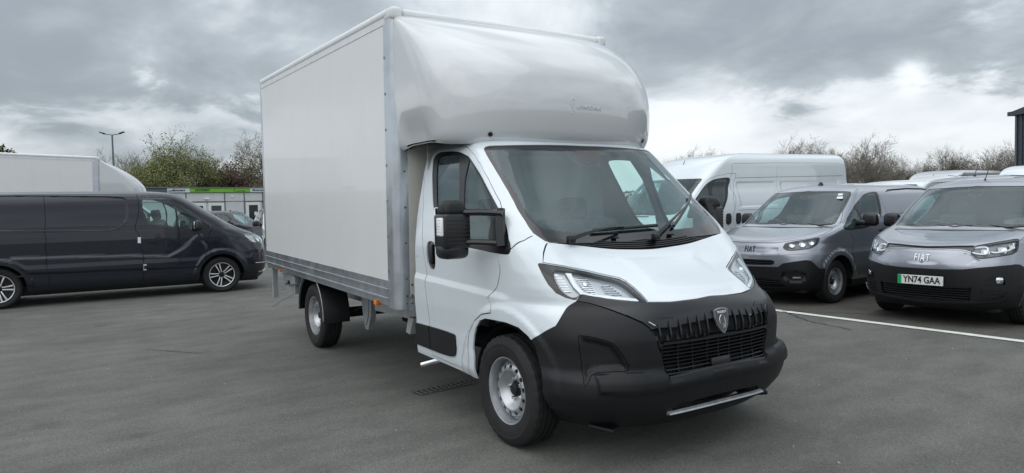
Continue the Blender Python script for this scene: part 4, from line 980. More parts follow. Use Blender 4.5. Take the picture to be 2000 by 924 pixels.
    # sun-visor band / mirror behind glass, dashboard etc
    d = MB(); d.rbox((.02, 0, 1.06), (.50, 1.72, .22), .06, 4); d.rbox((-.12, -.42, 1.18), (.26, .42, .10), .04, 3); d.rbox((-.20, 0, .86), (.22, .40, .45), .04, 3); d.obj('dashboard', 'dash', root)
    steering_wheel(root, (-.34, -.42, 1.17))
    seat(root, -.70, -.43, .70, .50); seat(root, -.70, .40, .70, .92)
    m = MB(); m.box((-1.235, 0, 1.35), (.02, 1.80, 1.40)); m.obj('cab_bulkhead', 'bulkhead', root)
    m = MB(); m.box((-.6, 0, .55), (1.25, 1.7, .03)); m.obj('cab_floor', 'dull_dark', root)
    mirror_unit(root, -1); mirror_unit(root, 1)
    arch_tub(root, .035, .405, .66, .985, .36)
    return sk
def main_van():
    root = empty('box_van', (0, 0, 0), 0, label='large white box van with moulded over-cab fairing and black front bumper, parked in the foreground', category='box van')
    sk = main_cab(root)
    # ---------------- running gear
    steel_wheel(root, (0, -.895, .36), .36, .222, .225, -1, twist=.4); steel_wheel(root, (0, .895, .36), .36, .222, .225, 1)
    steel_wheel(root, (-4.035, -.885, .36), .36, .222, .225, -1, twist=.9); steel_wheel(root, (-4.035, .885, .36), .36, .222, .225, 1)
    MB().tube([(-4.035, -.8, .36), (-4.035, .8, .36)], .06, 10).obj('axle', 'dull_dark', root); MB().tube([(0, -.8, .36), (0, .8, .36)], .05, 10).obj('axle', 'dull_dark', root)
    for sg in (-1, 1):
        m = MB(); m.box((-3.35, sg*.42, .56), (4.5, .07, .16)); m.obj('chassis_rail', 'galvanised' if sg < 0 else 'dull_dark', root)
        m = MB(); m.tube([(-4.7, sg*.62, .52), (-4.3, sg*.62, .40), (-3.9, sg*.62, .38), (-3.4, sg*.62, .50)], .03, 6, flat=.4); m.obj('leaf_spring', 'dull_dark', root)
    m = MB(); m.rbox((-2.6, .1, .47), (1.1, .55, .26), .05, 2); m.tube([(-1.2, -.2, .35), (-2.0, -.3, .33), (-3.2, -.25, .36)], .04, 8); m.rbox((-.2, 0, .45), (1.2, 1.1, .3), .08, 2); m.obj('underbody', 'dull_dark', root)
    m = MB(); m.tube([(-1.3, -.72, .31), (-1.42, -.78, .275), (-1.52, -.86, .235)], .030, 12, caps=False); m.tube([(-1.3, -.72, .31), (-1.42, -.78, .275), (-1.52, -.86, .235)], .026, 12, caps=True); m.obj('exhaust_pipe', 'chrome', root)
    # sub-frame side beam and outriggers
    m = MB(); m.v and 0; m.box((-2.15, -.72, .60), (1.35, .05, .10), rot=(0, -RK, 0)); m.obj('side_beam', 'frame_grey', root)
    m = MB(); m.prism([(-1.62, .635), (-1.52, .635), (-1.60, .49), (-1.68, .50)], -.93, -.87, 'xz'); m.obj('bracket', 'frame_grey', root)
    m = MB(); m.prism([(-3.42, .66), (-3.12, .66), (-3.16, .42), (-3.24, .27), (-3.32, .27), (-3.38, .42)], -.66, -.60, 'xz'); m.prism([(-3.36, .62), (-3.18, .62), (-3.21, .42), (-3.27, .32), (-3.34, .42)], -.672, -.66, 'xz'); m.obj('tank_bracket', 'frame_grey', root)
    # rear mudguards
    for sg in (-1, 1):
        m = MB(); v = []; f = []; n = 18
        for i in range(n+1):
            a = math.radians(-8+188*i/n); r = .445
            for rr_, y in ((r, .74), (r+.012, .74), (r+.012, 1.02), (r+.002, 1.035), (r-.035, 1.03), (r-.012, 1.02)): v.append((-4.015+rr_*math.cos(a), sg*y, .395+rr_*math.sin(a)))
        for i in range(n):
            for k in range(6): a = i*6+k; b = i*6+(k+1) % 6; f.append((a, b, b+6, a+6))
        m.raw(v, f, True); m.obj('rear_mudguard', 'black_plastic', root)
        m = MB(); pts = [(-4.015+.452*math.cos(math.radians(t)), sg*1.034, .395+.452*math.sin(math.radians(t))) for t in np.linspace(-5, 178, 20)]; m.tube(pts, .006, 5); m.obj('mudguard_edge', 'galvanised', root)
    # ---------------- the box, raked with the unladen chassis
    X0, X1, W, ZB, ZR, ZT = -1.50, -5.655, 1.105, .835, .985, 3.205
    def B(name, mat, fn, auto=40, **p):
        m = MB(); fn(m); RKV(m); return m.obj(name, mat, root, auto, **p)
    for sg in (-1, 1):
        B('side_panel', 'white_panel', lambda m: m.rbox(((X0-.12+X1+.05)/2, sg*(W-.018), (ZR+ZT-.06)/2), (X0-.12-X1-.05, .03, ZT-.06-ZR), .001, 1))
        B('roof_edge', 'white_trim', lambda m: m.tube([(X1+.02, sg*(W-.035), ZT-.035), (X0-.05, sg*(W-.035), ZT-.035)], .047, 16) and m.box(((X0+X1)/2-.02, sg*(W-.004), ZT-.075), (X0-X1-.14, .012, .085)))
        # bottom rails: two stepped extrusions
        def rails(m):
            L = X0-.13-X1; cx = (X0-.13+X1)/2
            m.box((cx, sg*(W-.012), ZR-.010), (L, .036, .068)); m.box((cx, sg*(W-.004), ZR-.050), (L, .040, .012)); m.box((cx, sg*(W-.012), ZR-.090), (L, .030, .064)); m.box((cx, sg*(W-.006), ZR-.128), (L, .040, .012)); m.box((cx, sg*(W-.03), ZR-.165), (L, .02, .06))
        B('lower_rail', 'aluminium', rails)
        B('marker_lamp', 'amber', lambda m: m.rbox((-1.93, sg*(W-.02), ZB-.045), (.06, .05, .045), .005, 2))
        B('marker_lamp', 'amber', lambda m: m.rbox((-5.0, sg*(W-.02), ZB-.035), (.05, .05, .035), .005, 2))
        # rivets
        def riv(m):
            for x in np.arange(X1+.10, X0-.10, .268): m.lathe([(.013, 0), (.010, .006), (.001, .008)], 8, c=(x, sg*(W+.002), ZT-.085), axis='y')
            for x in np.arange(X1+.08, X0-.16, .13): m.lathe([(.006, 0), (.005, .003), (.001, .004)], 6, c=(x, sg*(W+.007), ZR-.0), axis='y')
            for x in np.arange(X1+.1, X0-.16, .40):
                for dz in (-.076, -.104): m.lathe([(.007, 0), (.005, .004), (.001, .005)], 6, c=(x, sg*(W+.004), ZR+dz), axis='y')
            for z in np.arange(ZR+.1, ZT-.15, .29):
                m.lathe([(.012, 0), (.009, .006), (.001, .008)], 8, c=(X0-.118, sg*(W+.003), z), axis='y')
            for z in np.arange(ZR+.05, 2.02, .29): m.lathe([(.009, 0), (.007, .004), (.001, .006)], 8, c=(X0+.047, sg*(W-.085), z), axis='x')
            for x, y, z in ((X0+.047, W-.085, ZR-.09), (X0+.047, W-.085, ZR-.15), (X0+.047, W-.13, ZR-.0), (X0+.047, W-.13, ZR-.09), (X0+.047, W-.13, ZR-.15)): m.lathe([(.010, 0), (.007, .004), (.001, .006)], 8, c=(x, sg*y, z), axis='x')
        B('rivets', 'worn_steel', riv, kind='stuff')
        # front corner post: rounded pressing
        def post(m, z0=ZR-.20, z1=ZT-.075):
            pr = [(X0-.14, W-.012), (X0-.138, W), (X0-.02, W+.002)]
            for t in np.linspace(0, math.pi/2, 9): pr.append((X0-.02+.062*math.sin(t), W-.058+.060*math.cos(t)))
            pr += [(X0+.042, W-.115), (X0+.036, W-.118), (X0+.02, W-.06), (X0-.04, W-.03), (X0-.13, W-.014)]
            pr = [(x, sg*y) for x, y in pr]; m.prism(pr, z0, z1, 'xy', smooth=True)
        B('corner_post', 'aluminium', post, 30)
        def rpost(m): m.rbox((X1+.02, sg*(W-.018), (ZR-.15+ZT-.06)/2), (.055, .045, ZT-.06-ZR+.15), .012, 2)
        B('rear_post', 'aluminium', rpost)
        def cap(m): m.rbox((X0-.035, sg*(W-.045), ZT-.048), (.165, .105, .108), .035, 4)
        B('corner_casting', 'white_trim', cap)
        B('corner_casting', 'white_trim', lambda m: m.rbox((X1+.035, sg*(W-.045), ZT-.045), (.10, .10, .10), .03, 3))
        B('rear_support_leg', 'frame_grey', lambda m: m.box((X1+.02, sg*1.0, ZB-.235), (.05, .06, .45)))
        B('mounting_plate', 'galvanised', lambda m: m.rbox((X0+.03, sg*(W-.13), ZR-.09), (.022, .12, .19), .002, 1))
    B('front_panel', 'cream_panel', lambda m: m.box((X0+.028, 0, (ZR-.1+2.4)/2), (.03, 1.98, 2.4-ZR+.1)))
    B('front_sill', 'frame_grey', lambda m: m.box((X0+.02, 0, ZR-.17), (.05, 2.0, .09)))
    B('roof_panel', 'white_panel', lambda m: m.rbox(((X0+X1)/2, 0, ZT-.03), (X0-X1-.06, 2*W-.14, .05), .012, 2))
    B('front_top_edge', 'white_trim', lambda m: m.tube([(X0-.0, -W+.11, ZT-.045), (X0-.0, W-.11, ZT-.045)], .042, 14))
    B('box_floor', 'dull_dark', lambda m: m.box(((X0+X1)/2, 0, ZR-.115), (X0-X1, 2*W-.10, .10)))
    for x in np.arange(X1+.4, X0-.2, .55): B('cross_member', 'dull_dark', lambda m: m.box((x, 0, ZB-.03), (.05, 2*W-.16, .07)))
    B('rear_shutter', 'white_panel', lambda m: [m.rbox((X1+.02, 0, ZR+.08+k*.26), (.03, 2*W-.12, .252), .004, 1) for k in range(8)])
    B('rear_sill', 'frame_grey', lambda m: m.rbox((X1+.02, 0, ZB), (.06, 2*W-.06, .12), .006, 1))
    m = MB(); m.rbox((-5.30, -.86, .62), (.52, .10, .24), .012, 2); m.rbox((-5.30, -.915, .735), (.54, .02, .02), .004, 1); o = m.obj('rear_light_box', 'frame_grey', root)
    m = MB(); m.tube([(-5.28, -.915, .63), (-5.24, -.96, .62), (-5.05, -.97, .62), (-4.95, -.9, .63)], .010, 6); m.tube([(-5.28, -.91, .63), (-5.28, -.93, .63)], .03, 12); m.obj('cable', 'gloss_black', o)
    # ---------------- fairing over the cab
    fb = Body(FAIR, .02)
    def fdisp(P):
        x, y, z = P[..., 0], np.abs(P[..., 1]), P[..., 2]; sm = lambda t: np.clip(t, 0, 1)**2*(3-2*np.clip(t, 0, 1))
        g = sm((2.34-z)/.26)*sm((-.70-x)/.32)*sm((x+1.44)/.18)
        return -.045*g
    fk = Skin(fb, (1.5, .5, .9), .028, fdisp); fk.region('void_back', [(1.5+.5+.03, 0), (fk.amax, 0), (fk.amax, fb.vmax), (1.5+.5+.03, fb.vmax)], none=True)
    fk.cut(); emit_all(fk, root, 'over_cab_fairing', 'white_gelcoat', lining=False)
    # underside of the fairing and its lettering
    u = np.linspace(-2, 2, 80); P = fb.S(u, np.zeros(80)); m = MB(); n = len(u); m.raw([tuple(p) for p in P]+[(p[0]*.9-.1, p[1]*.9, 2.03) for p in P], [(i, i+1, i+1+n, i+n) for i in range(n-1)], True); m.obj('fairing_underside', 'white_gelcoat', root)
    def onf(y, z, h=0.0):
        uu, vv = body_uv(fb, [(-.45, abs(y), z)], 'f')[0]; sg = 1 if y >= 0 else -1; P, Nn = fk.PN(np.array([fk.u2a(uu)]), np.array([vv]), h); P = P[0]*[1, sg, 1]; Nn = Nn[0]*[1, sg, 1]; return Vector(P), Vector(Nn)
    for y in (-.743, .743):
        p, n_ = onf(y, 2.075, .002); m = MB(); m.lathe([(.018, 0), (.017, .006), (.010, .007), (.009, .002), (.001, .002)], 18, axis='z'); m.xf(Matrix.Translation(p)@n_.to_track_quat('Z', 'Y').to_matrix().to_4x4()); m.obj('fixing_bolt', 'dark_metal', root)
    tm = text_mesh('LONSDALE', .040, .006, .0, sx=1.1, sp=1.15)
    for v in tm.vertices:
        p, n_ = onf(.035+v.co.x, 2.285+v.co.y, .002+v.co.z); v.co = p
    add('embossed_lettering', tm, 'white_gelcoat', root)
    em = MB()
    for st in ([(.09, 2.44), (.12, 2.462), (.135, 2.44)], [(.095, 2.42), (.11, 2.39), (.13, 2.37), (.135, 2.35)], [(.115, 2.43), (.13, 2.40)], [(.10, 2.35), (.12, 2.345)]):
        em.tube([onf(y-.235, z-.115, .0)[0] for y, z in st], .003, 5)
    em.obj('embossed_emblem', 'white_gelcoat', root)
    return root, sk
# ================================================================ the other vehicles
def circ(cx, r, z0, a0, a1, n=14): return [(cx+r*math.cos(math.radians(t)), z0+r*math.sin(math.radians(t))) for t in np.linspace(a0, a1, n)]
def arch_void(sk, cx, r, z0, zlow):
    p = side_pts(sk, [(x, z) for x, z in circ(cx, r, z0, 0, 180)]); 
    v = min(q[1] for q in p); p = [(p[0][0], 0.0)]+p+[(p[-1][0], 0.0)]
    sk.region('void_arch', p, none=True)
def side_disp(w0, zc, hc, archs, r0, hr, low=None):
    sm = lambda t: np.clip(t, 0, 1)**2*(3-2*np.clip(t, 0, 1))
    def disp(P):
        x, y, z = P[..., 0], np.abs(P[..., 1]), P[..., 2]; side = np.clip((y-w0)/.05, 0, 1)
        d = hc*sm((zc-z)/.06)
        for cx, cz in archs: r = np.hypot(x-cx, z-cz); d = np.maximum(d, hr*sm((r0-r)/.05)*sm((z-.3)/.1))
        return d*side
    return disp
def simple_interior(root, bx, by, z, wheel_y, sx=0.0, bulk=-1.45, h=1.0):
    d = MB(); d.rbox((sx-.28, 0, z-.10), (.55, by*2-.25, .20), .05, 3); d.obj('dashboard', 'dash', root)
    steering_wheel(root, (sx-.62, wheel_y, z-.02), .185)
    seat(root, sx-.98, -.40, z-.56, .50); seat(root, sx-.98, .40, z-.56, .50)
    m = MB(); m.box((bulk, 0, z-.02+(h-1)*.3), (.02, by*2-.42, .90+(h-1)*.5)); m.obj('cab_bulkhead', 'lining', root)
    m = MB(); m.rbox((sx-1.0, 0, .30), (2.6, by*2-.3, .08), .01, 1); m.obj('cabin_floor', 'dull_dark', root)
def underbody(root, x0, x1, w, z=.24, h=.20):
    m = MB(); m.rbox(((x0+x1)/2, 0, z), (x0-x1, w*2, h), .04, 2); m.obj('underbody', 'dull_dark', root)
def car_mirror(root, x, y, z, s, mat='satin_black'):
    m = MB(); m.rbox((x, s*(y+.17), z+.03), (.13, .24, .20), .055, 4, taper=(.9, .88)); m.rbox((x+.03, s*(y+.04), z-.02), (.09, .16, .08), .025, 3); o = m.obj('mirror', mat, root)
    g = MB(); g.rbox((x-.065, s*(y+.17), z+.03), (.008, .19, .14), .003, 1); g.obj('mirror_glass', 'chrome', o)
def aerial(root, x, y, z, l=.20, tilt=.55):
    m = MB(); m.tube([(x, y, z-.01), (x-.012, y, z+.03)], [.022, .008], 8); m.tube([(x-.012, y, z+.02), (x-.012-l*math.sin(tilt), y, z+l*math.cos(tilt))], .006, 6); m.obj('aerial', 'satin_black', root)
def small_van(kind, name, paint):
    """kind 'plain' or 'chrome' front; both are short vans with the same body"""
    root = empty(name); b = Body(DOB, .13); SD = SHAPES['van_side']; FR = SHAPES['van_front_'+kind]; PL_ = SHAPES['van_front_plain']
    sk = Skin(b, (1.35, 3.1, .9), .034, side_disp(.86, .80, .008, [(0, .33), (-2.785, .33)], .50, .022))
    U = lambda pts, sm=0, mode='p': sk.uvs(pts, mode, sm)
    # black lower bumper
    bb = FR['black_bumper']; low = U(bb)
    if kind == 'plain': low += side_pts(sk, [(.37, .50), (.385, .33)])
    else: low += side_pts(sk, [(.33, .66), (.39, .45), (.40, .30)])
    low = [(low[0][0], low[0][1])]+low[1:]+[(low[-1][0], 0), (0, 0)]
    sk.region('bumper', low, mat='black_plastic', sym=True, skirt=.012)
    # sills
    sk.region('sill', side_pts(sk, [(-.38, .33), (-1.2, .33), (-2.38, .33), (-2.38, .20), (-.38, .20)]), mat='black_plastic', off=.004, skirt=0)
    sk.region('bonnet', U(PL_['bonnet']), mat=paint, off=.003, sym=True, skirt=.012)
    sk.seam(U(PL_['bonnet'][:9]), .008, 'bonnet_gap')
    # windows
    wl = U(SD['windscreen'], 1); vm_ = min(q[1] for q in wl); sk.region('windscreen_surround', [(a, v-.022 if v < vm_+.08 else v) for a, v in wl], mat='gloss_black', off=-.005, sym=True, skirt=0)
    wc = U(SD['windscreen']); cx_, cy_ = 0, sum(q[1] for q in wc)/len(wc)
    inner = [(max(0, a*.955), cy_+(v-cy_)*.90) for a, v in wc]
    sk.region('windscreen', chaikin(inner, 1), mat='glass', off=-.005, sym=True, skirt=0)
    mid = max(v for a, v in inner)
    sk.region('sensor_housing', [(0, mid+.01), (.11, mid+.01), (.075, mid-.13), (0, mid-.14)], mat='gloss_black', off=-.006, sym=True, skirt=0)
    sk.region('side_window_frame', U(SD['side_window'], 1), mat='satin_black', off=-.004, skirt=0)
    sk.region('side_window', U(SD['window_glass'], 1), mat='side_glass', off=-.008, skirt=0)
    sk.region('quarter_window', U(SD['quarter_glass'], 1), mat='side_glass', off=-.008, skirt=0)
    # seams
    sk.seam(side_pts(sk, [(-.335, 1.07), (-.375, .80), (-.40, .66), (-.43, .50), (-.44, .34)]), .008, 'door_gap')
    sk.seam(side_pts(sk, [(-1.50, 1.62), (-1.50, 1.30), (-1.45, 1.0), (-1.42, .6), (-1.42, .34)]), .008, 'door_gap')
    sk.seam(U([(-.05, .86, 1.20), (-.35, .80, 1.43), (-.72, .73, 1.66), (-.95, .70, 1.715), (-1.25, .70, 1.72), (-1.48, .72, 1.69)]), .007, 'door_gap')
    rc = U(SD['recess'])+side_pts(sk, [(-3.36, 1.5), (-3.30, 1.25), (-3.1, 1.14), (-2.0, 1.10), (-1.78, 1.14), (-1.70, 1.35)])
    sk.bumps.append((chaikin(rc, 1), -.022, .04)); 
    sk.region('side_recess', U([(-1.75, .745, 1.640), (-1.88, .71, 1.690), (-2.60, .683, 1.714), (-3.17, .692, 1.705), (-3.35, .668, 1.672), (-3.35, .674, 1.662), (-3.17, .698, 1.690), (-2.60, .690, 1.699), (-1.88, .716, 1.676)]), mat='gap', off=-.004, skirt=0)  # shading under the recess's top edge, painted as a dark strip
    hd = U(SD['handle'], 1); sk.region('door_handle_recess', hd, mat='gloss_black', off=-.006, skirt=0)
    # front
    hl = U(FR['headlight'], 1); lc = U(FR['lamp_clear'], 0)
    sk.region('headlight', hl, mat='gloss_black', off=-.004, skirt=0)
    sk.region('lamp_interior', lc, mat='lamp_dark', off=-.030, skirt=0)
    if kind == 'chrome':
        sk.region('upper_grille', U(FR['strip']), mat='gloss_black', off=-.012, sym=True, skirt=0)
        sk.region('lower_grille', U(FR['low_grille']), mat='gap', off=-.04, sym=True, skirt=0)
        sk.region('fog_lamp_pocket', U(FR['fog_pocket']), mat='gloss_black', off=-.02, skirt=0)
        sk.seam(U(FR['bonnet_line']), .006, 'bonnet_crease')
        # silver panel pressed back in the middle
        sk.bumps.append((U([(.81, 0, .895), (.77, .40, .895), (.735, .50, .86), (.73, .60, .79), (.82, .47, .735), (.887, .2, .725), (.893, 0, .725)]), -.012, .03))
    else:
        sk.region('upper_grille', U(FR['slot']), mat='gap', off=-.03, sym=True, skirt=0)
        sk.region('lower_grille', U([(.88, 0, .40), (.86, .30, .40), (.80, .45, .39), (.76, .52, .31), (.80, .40, .255), (.82, 0, .25)]), mat='gap', off=-.04, sym=True, skirt=0)
        sk.bumps.append((U([(.87, 0, .885), (.84, .30, .885), (.79, .44, .87), (.80, .46, .80), (.85, .40, .765), (.89, .2, .745), (.895, 0, .745)]), -.014, .025))
        pk = U([(.80, .50, .52), (.70, .66, .53), (.60, .76, .50), (.60, .78, .40), (.66, .74, .34), (.76, .58, .34), (.82, .46, .42)]); sk.bumps.append((pk, -.045, .04))
    arch_void(sk, .0, .395, .33, 0); arch_void(sk, -2.785, .395, .33, 0)
    sk.region('void_low', [(sk.u2a(1.02), 0), (sk.u2a(1.02), .004), (sk.amax, .004), (sk.amax, 0)], none=True)
    sk.cut()
    res = emit_all(sk, root, 'body', paint, glass_names=('windscreen', 'side_window', 'quarter_window'))
    names = [r[0] for r in sk.R]; ids = [i for i, n in enumerate(names) if n == 'lamp_interior']
    cov = emit(sk, root, ids, 'lamp_cover', 'lamp_glass', -.0035, 0)
    for i, o in enumerate(res['lamp_interior']): o.parent = res['headlight'][i % 2]
    for i, o in enumerate(cov): o.parent = res['headlight'][i % 2]
    # lamp details
    for sg, head in ((-1, res['headlight'][0]), (1, res['headlight'][1])):
        if kind == 'chrome':
            for nm in ('drl_inner', 'drl_outer'):
                l = chaikin(U(FR[nm]), 1, False); vv, ff = ribbon(sk, l, .020, .016, -.024, sg); MB().raw(vv, ff).obj('daytime_running_light', 'lamp_white', head)
        for (x, y, z, r) in ((.66, .60, .89, .045), (.53, .72, .92, .05), (.44, .79, .955, .035)) if kind == 'chrome' else ((.68, .58, .875, .042), (.59, .68, .895, .045), (.49, .765, .925, .04)):
            q = U([(x, y, z)])[0]; P, Nn = sk.PN(np.array([q[0]]), np.array([q[1]]), -.027); P = P[0]*[1, sg, 1]; Nn = Nn[0]*[1, sg, 1]
            m = MB(); m.lathe([(.001, -.0), (r*.5, .003), (r*.95, .014), (r, .016), (r*1.02, .010)], 18, axis='z'); m.xf(Matrix.Translation(P)@Vector(Nn).to_track_quat('Z', 'Y').to_matrix().to_4x4()); m.obj('lamp_bowl', 'chrome', head)
    # slats
    def slats(key_pts, n, w, h, off):
        p = U(key_pts); vs = [q[1] for q in p]; v0, v1 = min(vs), max(vs); am = max(q[0] for q in p)
        for k in range(n):
            v = v0+(v1-v0)*(k+.5)/n
            for sg in (-1, 1): vv, ff = ribbon(sk, [(a, v) for a in np.linspace(0, am*.95, 10)], w, h, off, sg); MB().raw(vv, ff).obj('grille_slat', 'satin_black', root)
    if kind == 'chrome':
        slats(FR['low_grille'], 6, .010, .02, -.03)
        for sg in (-1, 1):
            l = chaikin(U(FR['chrome']), 1, False); vv, ff = ribbon(sk, l, .011, .008, -.003, sg); MB().raw(vv, ff).obj('chrome_strip', 'wheel_silver', root)
            l = chaikin(U(FR['lip']), 1, False); vv, ff = ribbon(sk, l, .030, .018, 0, sg); MB().raw(vv, ff).obj('bumper_lip', 'satin_black', root)
            q = U([(.66, .755, .58)])[0]; P, Nn = sk.PN(np.array([q[0]]), np.array([q[1]]), -.012); P = P[0]*[1, sg, 1]; Nn = Nn[0]*[1, sg, 1]
            m = MB(); m.lathe([(.001, .012), (.03, .010), (.042, .004), (.044, -.004)], 20, axis='z'); m.xf(Matrix.Translation(P)@Vector(Nn).to_track_quat('Z', 'Y').to_matrix().to_4x4()); m.obj('fog_lamp', 'chrome', root)
            for k in range(4):
                l = [(U([(.76, .60, .47-k*.035)])[0]), (U([(.70, .70, .47-k*.035)])[0]), (U([(.62, .79, .48-k*.035)])[0])]; vv, ff = ribbon(sk, l, .010, .012, 0, sg); MB().raw(vv, ff).obj('bumper_rib', 'satin_black', root)
    else:
        slats(FR['slot'], 3, .010, .018, -.024)
        slats([(.88, 0, .40), (.80, .45, .39), (.80, .40, .255), (.82, 0, .25)], 5, .010, .02, -.03)
        for sg in (-1, 1):
            l = U([(.89, 0, .725), (.85, .40, .735), (.815, .50, .755), (.60, .77, .775)]); vv, ff = ribbon(sk, chaikin(l, 1, False), .020, .010, 0, sg); MB().raw(vv, ff).obj('bumper_crease', paint, root)
            m = MB(); m.rbox((.70, sg*.665, .42), (.12, .03, .03), .01, 2, rot=(0, 0, -sg*.85)); m.obj('fog_lamp', 'lamp_dark', root)
    # lettering on the nose
    y0, z0 = (0, .815) if kind == 'chrome' else (0, .825)
    P, Nn = sk.PN(np.array([0.0]), np.array([body_uv(b, [(.87, 0, z0)])[0][1]]), .004); n0 = Vector(Nn[0]); M = frame_matrix(P[0], (0, 1, 0), (-n0.z, 0, n0.x))
    tm = text_mesh('FIAT', .130, .008, .0008, shear=.05, sp=1.30); xs = [v.co.x for v in tm.vertices]; k_ = .175/(max(xs)-min(xs))
    for v in tm.vertices: v.co.x = (v.co.x-(min(xs)+max(xs))/2)*k_
    tm.transform(M)
    add('nose_lettering', tm, 'chrome' if kind == 'chrome' else 'dark_metal', root)
    # wheels
    for x in (0, -2.785):
        for sg in (-1, 1): steel_wheel(root, (x, sg*.775, .326), .326, .205, .205, sg, holes=16, twist=x*.7+.3)
        arch_tub(root, x, .40, .55, .88, .33)
    simple_interior(root, 0, .86, 1.13, -.38, sx=.12, bulk=-1.5, h=1.0)
    for sg in (-1, 1):
        car_mirror(root, -.62, .90, 1.20, sg); m = MB(); m.tube([(-1.20, sg*.93, 1.045), (-1.30, sg*.955, 1.05), (-1.38, sg*.93, 1.055)], .015, 8, flat=.8); m.obj('door_handle', 'satin_black', root)
    underbody(root, .6, -3.2, .72, .27, .18)
    for sg in (-1, 1):
        m = MB(); m.tube([(-.07, sg*-.3, 1.19), (.0, sg*-.3+.3, 1.16), (-.03, sg*-.3+.5, 1.175)], .010, 5); m.obj('wiper', 'satin_black', root)
    return root, sk
def mid_van(name, paint):
    root = empty(name); b = Body(TRA, .14); D = SHAPES['dark_van']
    sk = Skin(b, (1.45, 4.2, .95), .028, side_disp(.90, .70, .012, [(0, .33), (-3.498, .33)], .53, .028))
    U = lambda pts, sm=0, mode='p': sk.uvs(pts, mode, sm)
    sk.region('windscreen_surround', U([(-.55, 0, 1.86), (-.60, .55, 1.855), (-.66, .70, 1.84), (-.45, .74, 1.72), (-.12, .79, 1.47), (.12, .80, 1.325), (.25, .55, 1.30), (.30, 0, 1.30)], 1), mat='gloss_black', off=-.005, sym=True, skirt=0)
    sk.region('windscreen', U([(-.50, 0, 1.82), (-.60, .52, 1.82), (-.60, .66, 1.80), (-.40, .70, 1.68), (-.10, .745, 1.45), (.06, .74, 1.365), (.20, .52, 1.33), (.24, 0, 1.34)], 1), mat='glass', off=-.006, sym=True, skirt=0)
    sk.region('side_window_frame', U(D['side_window'], 1), mat='gloss_black', off=-.004, skirt=0)
    sk.region('side_window', U(D['window_glass'], 1), mat='side_glass', off=-.008, skirt=0)
    sk.region('quarter_window', U(D['quarter_glass'], 1), mat='side_glass', off=-.008, skirt=0)
    sk.region('headlight', U(D['headlight'], 1), mat='gloss_black', off=-.004, skirt=0)
    hl = U(D['headlight']); c0 = np.mean(np.array(hl), 0); inner = [tuple(c0+(np.array(q)-c0)*.86) for q in hl]
    sk.region('lamp_interior', inner, mat='lamp_dark', off=-.02, skirt=0)
    rc = U(D['recess'], 0); rc2 = rc+side_pts(sk, [(-4.0, 1.88), (-4.05, 1.33)]); sk.bumps.append((chaikin(rc2, 1), -.022, .03))
    sk.seam(chaikin(U([D['recess'][5], D['recess'][6], D['recess'][7], D['recess'][8]]), 1, False), .012, 'recess_gap')  # dark line along the upper edge of the pressed side recess
    low_edge = chaikin(U(D['recess'][:5]), 1, False)
    # rising flank in the door
    cr = U(D['crease']); sk.bumps.append((cr+side_pts(sk, [(-.32, .70), (-.45, .55), (-3.05, .60)]), .026, -.05))
    for i_ in (0, 1, 2): pass
    d = D['door']
    sk.seam(U([(-1.387, .80, 1.925), (-1.43, .94, 1.36), (-1.363, .955, .922), (-1.332, .955, .727), (-1.354, .94, .33)]), .009, 'door_gap')
    sk.seam(U([(-.13, .93, 1.27), (-.197, .952, 1.167), (-.205, .955, .90), (-.208, .955, .762), (-.30, .955, .66)]), .009, 'door_gap')
    sk.seam(side_pts(sk, [(-1.35, .33), (-.9, .31), (-.52, .31)]), .008, 'door_gap')
    sk.seam(U([(-2.80, .80, 1.90), (-2.81, .943, 1.29), (-2.81, .955, .773), (-2.767, .95, .33)]), .009, 'sliding_door_gap')
    sk.seam(U([(.255, .66, 1.295), (.34, .79, 1.20), (.40, .82, 1.165)]), .008, 'bonnet_gap')
    sk.region('bumper', U([(.95, 0, .52), (.90, .45, .52), (.74, .76, .50), (.50, .90, .47), (.41, .93, .42)])+[(sk.u2a(.93), 0), (0, 0)], mat='satin_black', sym=True, skirt=.01)
    sk.region('upper_grille', U([(.955, 0, .86), (.90, .30, .86), (.885, .34, .80), (.93, .2, .70), (.95, 0, .70)]), mat='gloss_black', off=-.02, sym=True, skirt=0)
    sk.region('sill', side_pts(sk, [(-.48, .33), (-1.3, .33), (-3.02, .33), (-3.02, .20), (-.48, .20)]), mat='satin_black', off=-.006, skirt=0)
    arch_void(sk, .0, .405, .34, 0); arch_void(sk, -3.498, .405, .34, 0)
    sk.cut()
    res = emit_all(sk, root, 'body', paint, glass_names=('windscreen', 'side_window', 'quarter_window'))
    names = [r[0] for r in sk.R]; ids = [i for i, n in enumerate(names) if n == 'lamp_interior']; cov = emit(sk, root, ids, 'lamp_cover', 'lamp_glass', -.0035, 0)
    for i, o in enumerate(res['lamp_interior']): o.parent = res['headlight'][i % 2]
    for i, o in enumerate(cov): o.parent = res['headlight'][i % 2]
